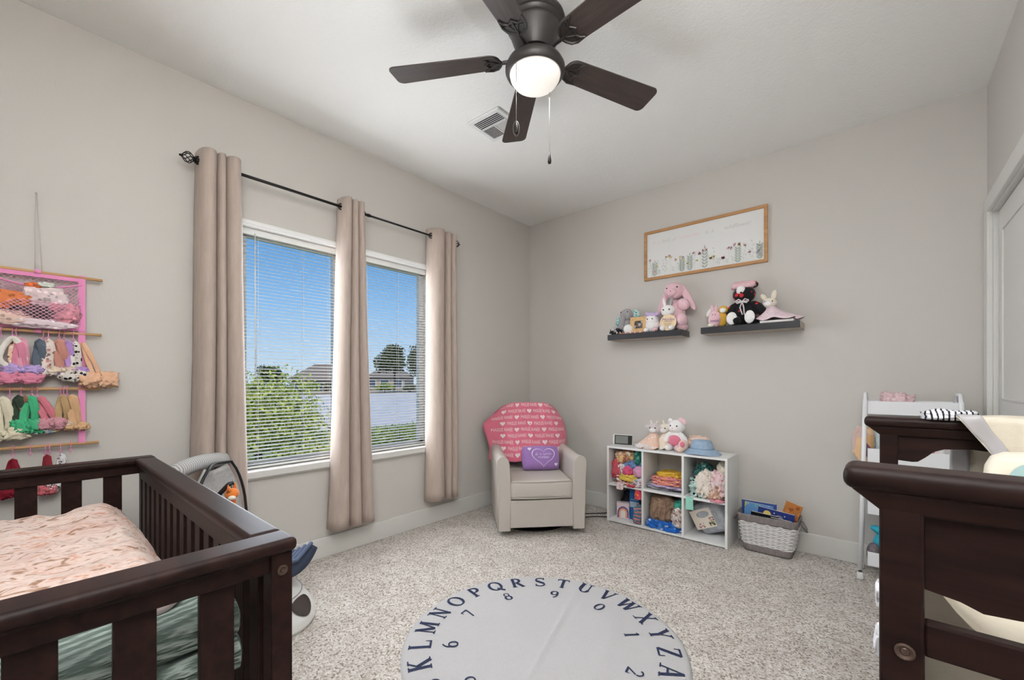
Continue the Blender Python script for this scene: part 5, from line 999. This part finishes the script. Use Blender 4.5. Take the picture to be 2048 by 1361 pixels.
def book(label, loc, size, rot, m, prints=()):
    th = thing('book', label, 'book', loc, 0, 'books in the woven basket'); th.rotation_euler = rot; th.matrix_world = Matrix.Translation(loc) @ Euler(rot).to_matrix().to_4x4(); w, d, h = size
    MB().bb((-w/2, -d/2, 0), (w/2, d/2, h)).build('cover', m, th, bevel=.001)
    MB().bb((-w/2+.003, -d/2+.002, h-.001), (w/2-.003, d/2-.002, h+.0006)).build('pages', mat('book_pages', (226, 218, 204), .8, .1), th)
    for x, z, r, c in prints: MB().add([(x+r*math.cos(2*PI*i/16), -d/2-.0006, z+r*math.sin(2*PI*i/16)) for i in range(16)], [list(range(16))]).build('printed_disc', mat('disc_%d_%d_%d' % c, c, .5, .3), th)
    return th
book('tall blue book at the back left of the woven basket', (2.10, -.075, .03), (.21, .012, .285), (.12, .0, 0), mat('blue_cover', (58, 84, 156), .4, .4))
book('pale blue picture book with yellow shapes at the left of the basket', (2.085, -.105, .03), (.17, .008, .27), (.05, .06, .05), F_('picture_blue', (110, 160, 214), [(150, 196, 224), (120, 180, 200), (200, 190, 110), (110, 160, 214)], 18, .5), ((.03, .22, .02, (206, 186, 110)),))
book('dark blue night sky book with a smiling yellow moon in the basket', (2.185, -.135, .035), (.21, .01, .25), (.06, .10, 0), mat('night_cover', (42, 58, 128), .4, .4), ((-.05, .215, .022, (236, 210, 110)), (.02, .2, .024, (150, 150, 170)), (.065, .185, .014, (226, 220, 220)), (.095, .19, .01, (230, 90, 130)), (-.01, .23, .004, (226, 230, 236)), (.05, .225, .004, (226, 230, 236))))
book('black book with a white rounded panel at the front of the basket', (2.135, -.17, .03), (.16, .012, .225), (.02, .05, 0), M_BLACK, ())
MB().rbox((2.146, -.1765, .205), (.085, .002, .08), .0009, 1, Matrix.Rotation(.0, 4, 'X')).build('white_panel_card', mat('white_card2', (220, 218, 226), .5, .3), None, 'auto', label='white rounded card standing before the black book in the basket', cat='card')
book('navy star-printed book at the front right of the basket', (2.225, -.178, .035), (.12, .012, .205), (.03, .08, .05), mat('deep_navy_cover', (28, 32, 52), .4, .4), ((-.03, .17, .005, (226, 230, 236)), (.01, .18, .004, (226, 230, 236)), (.03, .165, .004, (226, 230, 236))))
book('orange brown book leaning at the back right of the basket', (2.215, -.075, .045), (.095, .012, .30), (.02, .30, 0), F_('orange_cover', (190, 122, 66), [(160, 92, 46), (206, 140, 84)], 30, .4))

# ------------------------------------------------------------------ headband organiser on the window wall
M_DOWEL = wood('dowel_wood', (190, 146, 100), (212, 170, 122), .55, 6, (1, .1, 1)); M_PINKR = mat('pink_felt', (236, 150, 196), .8, .15)
og = thing('headband_organizer', 'pink hanging organizer with wooden dowels and mesh pocket on the window wall', 'organizer', (.03, -3.384, 1.61))
DZS = (1.608, 1.357, 1.112, .868); OY0, OY1 = -3.585, -3.185
for k, z in enumerate(DZS): MB().tube([(.03, OY0, z), (.03, OY1-.004*k, z-.003)], .0068, 10).build('dowel', M_DOWEL, og, True, world=True)
for y in (-3.252, -3.52):
    MB().bb((.0305, y-.011, .868), (.0352, y+.011, 1.615)).build('side_strap', M_PINKR, og, world=True)
for z in DZS[:2]: MB().tube([(.03+.0085*math.cos(a), -3.384, z+.0085*math.sin(a)) for a in [2*PI*i/12 for i in range(12)]], .011, 6, True, flat=(.15, 1)).build('loop', M_PINKR, og, True, world=True)
MB().tube([(.01, -3.39, 1.945), (.028, -3.392, 1.615)], .0012, 5).tube([(.01, -3.386, 1.945), (.03, -3.372, 1.615)], .0012, 5).build('hanging_cord', mat('clear_cord', (206, 202, 196), .3, .4), og, True, world=True)
MB().tube([(0.001, -3.388, 1.948), (.014, -3.388, 1.95)], .003, 6).build('nail', M_WMETAL, og, True, world=True)
def pock(u, v_): return Vector((.034+.05*math.sin(PI*min(1, v_*1.15+.05))*(math.sin(PI*u)**.5 if 0 < u < 1 else 0), -3.52+.268*u, 1.378+(.195-.03*math.sin(PI*u))*v_))
q = MB(); nc = 15
for sgn in (1, -1):
    for k in range(-nc, nc*2):
        pts = []
        for i in range(17):
            v_ = i/16; u = (k+sgn*v_*12)/nc if sgn > 0 else (k-v_*12+12)/nc
            if 0 <= u <= 1: pts.append(pock(u, v_))
        if len(pts) > 1: q.tube(pts, .0011, 4, caps=False)
q.build('net_pocket', mat('pink_net', (240, 186, 206), .8, .15), og, True, world=True)
q = MB()
for sgn in (1, -1):
    for k in range(-nc, nc*2):
        pts = [Vector((.031, -3.52+.268*u, 1.40+.2*v_)) for u, v_ in [((k+sgn*i/8*12)/nc, i/8) for i in range(9)] if 0 <= u <= 1]
        if len(pts) > 1: q.tube(pts, .0008, 4, caps=False)
q.build('back_net', MATS['pink_net'], og, True, world=True)
q = MB().tube([pock(i/20, 1)+Vector((.001, 0, 0)) for i in range(21)], .004, 6); q.build('pocket_hem', M_PINKR, og, True, world=True)
MB().bb((.033, -3.53, 1.366), (.038, -3.242, 1.385)).build('pocket_base', M_PINKR, og, world=True); MB().bb((.031, -3.53, 1.585), (.034, -3.242, 1.602)).build('pocket_top', M_PINKR, og, world=True)
for k, (y, z, r, c, lb) in enumerate(((-3.46, 1.475, (.012, .06, .035), (222, 130, 84), 'orange headwrap inside the mesh pocket'), (-3.36, 1.50, (.012, .06, .04), (226, 206, 206), 'pale pink headwrap inside the mesh pocket'), (-3.395, 1.43, (.014, .075, .03), (92, 84, 84), 'dark grey headwrap low in the mesh pocket'), (-3.31, 1.44, (.014, .045, .04), (222, 150, 164), 'rose headwrap at the right of the mesh pocket'), (-3.46, 1.405, (.016, .06, .025), (232, 200, 186), 'peach headwrap at the lower left of the mesh pocket'), (-3.37, 1.388, (.018, .085, .018), (232, 212, 218), 'pale floral headwrap along the bottom of the mesh pocket'), (-3.395, 1.545, (.01, .022, .012), (226, 120, 70), 'bright orange headwrap end sticking out of the mesh pocket'), (-3.36, 1.552, (.01, .024, .01), (212, 218, 206), 'pale green headwrap end sticking out of the mesh pocket'))):
    soft((.054, y, z), r, 200+k, .35, 2, False).build('headwrap', F_('wrap_%d' % k, c, [tuple(min(255, int(x*1.12)) for x in c), tuple(int(x*.8) for x in c), c], 60, .4), None, True, label=lb, cat='headwrap')
def hook(y, z):
    q = MB().tube([(.03+.0095*math.cos(a), y+.002*math.sin(a), z+.0095*math.sin(a)) for a in [math.radians(200-i*19) for i in range(13)]], .0016, 6)
    q.tube([(.03+.0095*math.cos(math.radians(-28)), y, z-.0045), (.038, y, z-.016), (.034, y, z-.022), (.034, y-.006, z-.03), (.034, y, z-.04), (.034, y+.006, z-.03), (.034, y, z-.022)], .0016, 6); q.build('hook', M_PINKR, og, True, world=True)
def band(label, y, zt, L, w, m, tilt=0, bow=None, r=.010, x=.042, ztail=.0, seed=0):
    th = thing('headband', label, 'headband', (x, y, zt), 0, 'baby headbands on the organizer'); pts = []
    for i in range(28):
        a = 2*PI*i/28; v_ = .5-.5*math.cos(a); s_ = math.sin(a); yy = w*s_*(.35+.65*v_)+tilt*v_; pts.append((.006*math.sin(a*2)+.004*noise.noise(Vector((a, seed, 0))), yy, -L*v_))
    MB().tube(pts, [r*(1+.25*noise.noise(Vector((i*.5, seed, 1)))) for i in range(28)], 22, True, flat=(.55, 1), up=(1, 0, 0), rib=.14).build('band', m, th, True)
    if bow:
        bm_, bw, bh = bow
        for s_ in (-1, 1): soft((.008, tilt+s_*bw*.5, -L), (.008, bw*.52, bh), seed*3+s_+300, .5, 1.7, False, 4, 1.8).build('bow_loop', bm_, th, True)
        MB().ell((.014, tilt, -L), (.008, .008, .009), nu=10, nv=8).build('knot', bm_, th, True)
    return th
def C(nm, c): return mat('hb_'+nm, c, .9, .1, var=.07, scale=50)
z1, z2, z3 = 1.315, 1.07, .826
for y in (-3.483, -3.453, -3.443, -3.367, -3.353, -3.322, -3.307, -3.279): hook(y, DZS[1])
for y in (-3.46, -3.43, -3.40, -3.385, -3.318, -3.308, -3.298): hook(y, DZS[2])
for y in (-3.452, -3.405, -3.362, -3.35, -3.318, -3.287): hook(y, DZS[3])
band('white padded ring headband at the left of the top row', -3.452, z1+.005, .115, .048, C('white', (232, 226, 216)), r=.009, x=.052, seed=1)
band('orange floral headband hanging inside the white ring headband', -3.445, z1, .105, .016, F_('hb_orange_floral', (232, 196, 170), [(214, 120, 80), (240, 230, 220), (140, 90, 60)], 90, .45), seed=2)
band('pink strip headband with lilac bow in the top row', -3.425, z1, .125, .012, C('pink', (226, 160, 180)), bow=(C('lilac', (188, 164, 216)), .05, .016), seed=3, x=.05)
band('rose pink headband with wide floppy bow in the top row', -3.435, z1-.01, .15, .014, C('rose', (222, 140, 164)), bow=(C('rose', (222, 140, 164)), .06, .018), seed=4, x=.055)
band('slate grey headband in the top row', -3.378, z1-.005, .125, .013, C('slate', (96, 106, 118)), r=.013, seed=5)
band('cream floral headband with pink roses in the top row', -3.352, z1-.002, .125, .012, F_('hb_cream_rose', (232, 216, 206), [(206, 140, 136), (236, 226, 220), (150, 120, 110)], 80, .45), bow=(F_('hb_cream_rose', (0, 0, 0), []), .028, .018), r=.013, seed=6)
band('dusty rose ribbed headband in the top row', -3.322, z1-.003, .12, .013, C('dusty', (196, 140, 126)), tilt=.012, bow=(C('ivory', (228, 208, 184)), .04, .012), r=.014, seed=7, x=.046)
band('violet headband with long violet bow in the top row', -3.295, z1-.004, .12, .010, C('violet', (184, 146, 208)), tilt=.012, bow=(C('violet', (184, 146, 208)), .055, .012), r=.012, seed=8)
band('black and white spotted headband in the top row', -3.272, z1-.004, .145, .012, F_('hb_cow', (228, 220, 212), [(36, 34, 38), (228, 220, 212)], 75, .5), bow=(F_('hb_cow', (0, 0, 0), []), .045, .02), seed=9, x=.048)
band('peach headband with ruffled peach bow at the right of the top row', -3.25, z1-.005, .16, .014, C('peach', (232, 186, 154)), tilt=.05, bow=(C('peach', (232, 186, 154)), .06, .028), seed=10, r=.008, x=.05)
band('cream knotted headband at the left of the middle row', -3.476, z2, .14, .02, C('cream', (232, 222, 196)), bow=(C('cream', (232, 222, 196)), .06, .022), r=.013, seed=11, x=.05)
band('dark green headband in the middle row', -3.437, z2+.005, .10, .012, C('forest', (62, 74, 62)), r=.012, seed=12)
band('brown headband in the middle row', -3.418, z2+.005, .06, .010, C('brown', (150, 112, 94)), r=.010, seed=13)
band('bright green headband with knotted bow in the middle row', -3.402, z2, .115, .022, C('green', (78, 182, 132)), tilt=-.008, bow=(C('green', (78, 182, 132)), .04, .025), r=.013, seed=14, x=.05)
band('white headband with yellow flowered bow in the middle row', -3.378, z2-.03, .10, .008, C('white', (232, 226, 216)), bow=(F_('hb_yellow_floral', (222, 222, 226), [(232, 206, 90), (140, 160, 190), (222, 222, 226)], 80, .45), .05, .014), r=.008, seed=15)
band('pink headband with sheer pink bow in the middle row', -3.375, z2, .11, .018, C('pink2', (214, 126, 140)), tilt=.03, bow=(C('sheer_pink', (206, 150, 160)), .04, .022), r=.011, seed=16, x=.052)
band('khaki headband in the middle row', -3.312, z2+.005, .115, .018, C('khaki', (190, 160, 118)), r=.011, bow=(C('ivory', (228, 208, 184)), .03, .010), seed=17)
band('sand coloured wide headband at the right of the middle row', -3.282, z2+.003, .13, .010, C('sand', (214, 174, 134)), tilt=.008, bow=(C('sand', (214, 174, 134)), .04, .014), r=.014, seed=18)
band('dark red headband with bow in the bottom row', -3.452, z3-.01, .13, .02, C('wine', (130, 34, 48)), bow=(C('wine', (130, 34, 48)), .04, .018), r=.010, seed=19)
band('maroon and coral headband in the bottom row', -3.357, z3-.005, .14, .010, C('maroon', (140, 50, 58)), bow=(C('coral', (204, 110, 116)), .026, .018), r=.010, seed=20)
band('white and grey spotted headband in the bottom row', -3.315, z3-.005, .12, .014, F_('hb_leopard', (226, 224, 226), [(90, 84, 90), (226, 224, 226), (160, 120, 110)], 110, .4), bow=(F_('hb_leopard', (0, 0, 0), []), .04, .022), r=.009, seed=21)

# ------------------------------------------------------------------ baby swing between crib and window
sw = thing('baby_swing', 'white and navy motorised baby swing between the crib and window', 'baby swing', (.45, -2.755, 0), math.radians(38))
def base(u, v_):
    a = 2*PI*u; pr = [(1.0, 0), (1.03, .015), (1.02, .045), (.96, .085), (.87, .125), (.78, .16), (.7, .188), (.6, .205), (0, .21)]; f = v_*(len(pr)-1); i = min(int(f), len(pr)-2); g = f-i
    r, z = [pr[i][k]*(1-g)+pr[i+1][k]*g for k in (0, 1)]; return (.33*r*math.cos(a), .25*r*math.sin(a), z)
MB().grid(base, 56, 40, True).build('base', M_PLASTIC, sw, True)
MB().tube([(.278*math.cos(a), .211*math.sin(a), .142) for a in [2*PI*i/48 for i in range(48)]], .002, 5, True).build('seam', mat('seam_grey', (150, 146, 142), .6, .3), sw, True)
q = MB(); k = 20
for i in range(k):
    a = 2*PI*i/k; u = .0+.042*math.cos(a)*(1+.35*math.sin(a)); v_ = .40+.125*math.sin(a); p = Vector(base(u-.005, v_)); nrm = Vector((math.cos(2*PI*u), math.sin(2*PI*u), .75)).normalized(); q.v.append(tuple(p+nrm*.006))
p = Vector(base(-.005, .40)); q.v.append(tuple(p+Vector((.8, 0, .6))*.008)); q.f = [[i, (i+1) % k, k] for i in range(k)]; q.build('control_window', mat('smoked_plastic', (66, 58, 54), .15, .6), sw, True)
MB().tube([(.0, 0, .19), (-.02, 0, .22), (-.08, 0, .26)], [.07, .05, .05], 14).build('arm', M_PLASTIC, sw, True)
M_NAVYF = mat('navy_fabric', (58, 66, 84), .8, .2, var=.1, scale=30, bmp=.2, bscale=200)
def seat(u, v_):
    s_ = -1+2*u; L = v_; w = (.14+.035*math.sin(PI*L))*(1-.5*max(0, (L-.78)/.22)**2); pr = [(.285, .27), (.22, .235), (.10, .225), (-.02, .24), (-.11, .30), (-.16, .42), (-.19, .57), (-.21, .70)]; f = L*7; i = min(int(f), 6); g = f-i
    x, z = [pr[i][k]*(1-g)+pr[i+1][k]*g for k in (0, 1)]; return (x+.03*abs(s_)**2.4*L, s_*w+.09*max(0, L-.5)/.5, z+.05*abs(s_)**2.4*(1-.6*L))
MB().grid(lambda u, v_: seat(u, v_*.58), 24, 20).build('seat_shell', M_NAVYF, sw, True, solid=.045)
M_MESHG = mat('grey_mesh', (176, 174, 172), .8, .2, var=.12, scale=60)
MB().grid(lambda u, v_: seat(u, .58+.42*v_), 24, 20).build('seat_back', M_MESHG, sw, True, solid=.02)
q = MB()
for k in range(3): q.tube([(.275-.03*k, -.13+.026*i, .305-.014*k+.03*abs(i-5)/5) for i in range(11)], .011, 6)
q.build('seat_straps', mat('slate_webbing', (84, 96, 120), .7, .2), sw, True)
MB().tube([Vector(seat(1, .5+.5*i/12))+Vector((.02, .01, .01)) for i in range(12)]+[Vector(seat(1-i/12, 1))+Vector((.02, 0, .015+.02*math.sin(PI*i/12))) for i in range(13)]+[Vector(seat(0, 1-.5*i/12))+Vector((.02, -.01, .01)) for i in range(1, 12)], .007, 8).build('hoop', M_BLACK, sw, True)
m, t, bs = nodes('ribbed_grey', .9, .1); v = coords(t); wv = N(t, 'ShaderNodeTexWave', bands_direction='Y'); wv.inputs['Scale'].default_value = 28; wv.inputs['Distortion'].default_value = 1; t.links.new(v, wv.inputs[0]); t.links.new(ramp(t, wv.outputs[1], [(0, S(150, 150, 150)), (1, S(206, 204, 202))]), bs.inputs['Base Color'])
MB().tube([(-.245, -.11+.036*i, .725+.02*math.sin(PI*i/10)) for i in range(11)], [.02]+[.038]*9+[.02], 14).build('head_roll', m, sw, True)
MB().tube([(-.13, -.10, .36), (-.09, -.115, .5), (-.04, -.10, .62), (0, -.07, .675), (.015, -.06, .68)], .011, 8).build('toy_bar', M_BLACK, sw, True)
fx = thing('fox_toy', 'orange plush fox hanging from the baby swing', 'plush toy', (.505, -2.803, .632), math.radians(38)); OR = fuzzy('orange_fur', (232, 130, 56))
MB().ell((0, 0, 0), (.03, .028, .026)).build('head', OR, fx, True); MB().ell((.02, -.026, -.012), (.016, .014, .01)).build('muzzle', CRM, fx, True)
for s_ in (-1, 1): MB().tube([(0, s_*.016, .012), (0, s_*.024, .046)], [.013, .001], 8).build('ear', OR, fx, True)
MB().ell((0, 0, -.04), (.018, .018, .03)).build('body', OR, fx, True); MB().tube([(0, 0, .02), (-.005, 0, .05)], .002, 5).build('cord', M_BLACK, fx, True)

# ------------------------------------------------------------------ unseen uplighter added behind the camera as ceiling-bounce fill
fl = thing('added_fill_lamp', 'dark bronze uplighter added as unseen fill light behind the camera', 'lamp', (2.86, -3.70, 0))
MB().lathe([(0, .03), (.06, .028), (.13, .012), (.135, 0), (0, 0)], 32).build('base', M_BRONZE, fl, 'auto')
MB().tube([(0, 0, .02), (0, 0, 1.72)], .011, 12).build('pole', M_BRONZE, fl, True)
MB().lathe([(.012, 1.70), (.06, 1.73), (.13, 1.79), (.165, 1.85)], 32).build('bowl_shade', M_BRONZE, fl, True, solid=.003)
ud = bpy.data.lights.new('added_fill_light', 'AREA'); ud.shape = 'DISK'; ud.size = .12; ud.energy = FILL_W; ud.color = (.94, .99, 1.05)
ul = bpy.data.objects.new('added_fill_light', ud); COL.objects.link(ul); ul.location = (2.86, -3.70, 1.768); ul.rotation_euler = (PI, 0, 0)
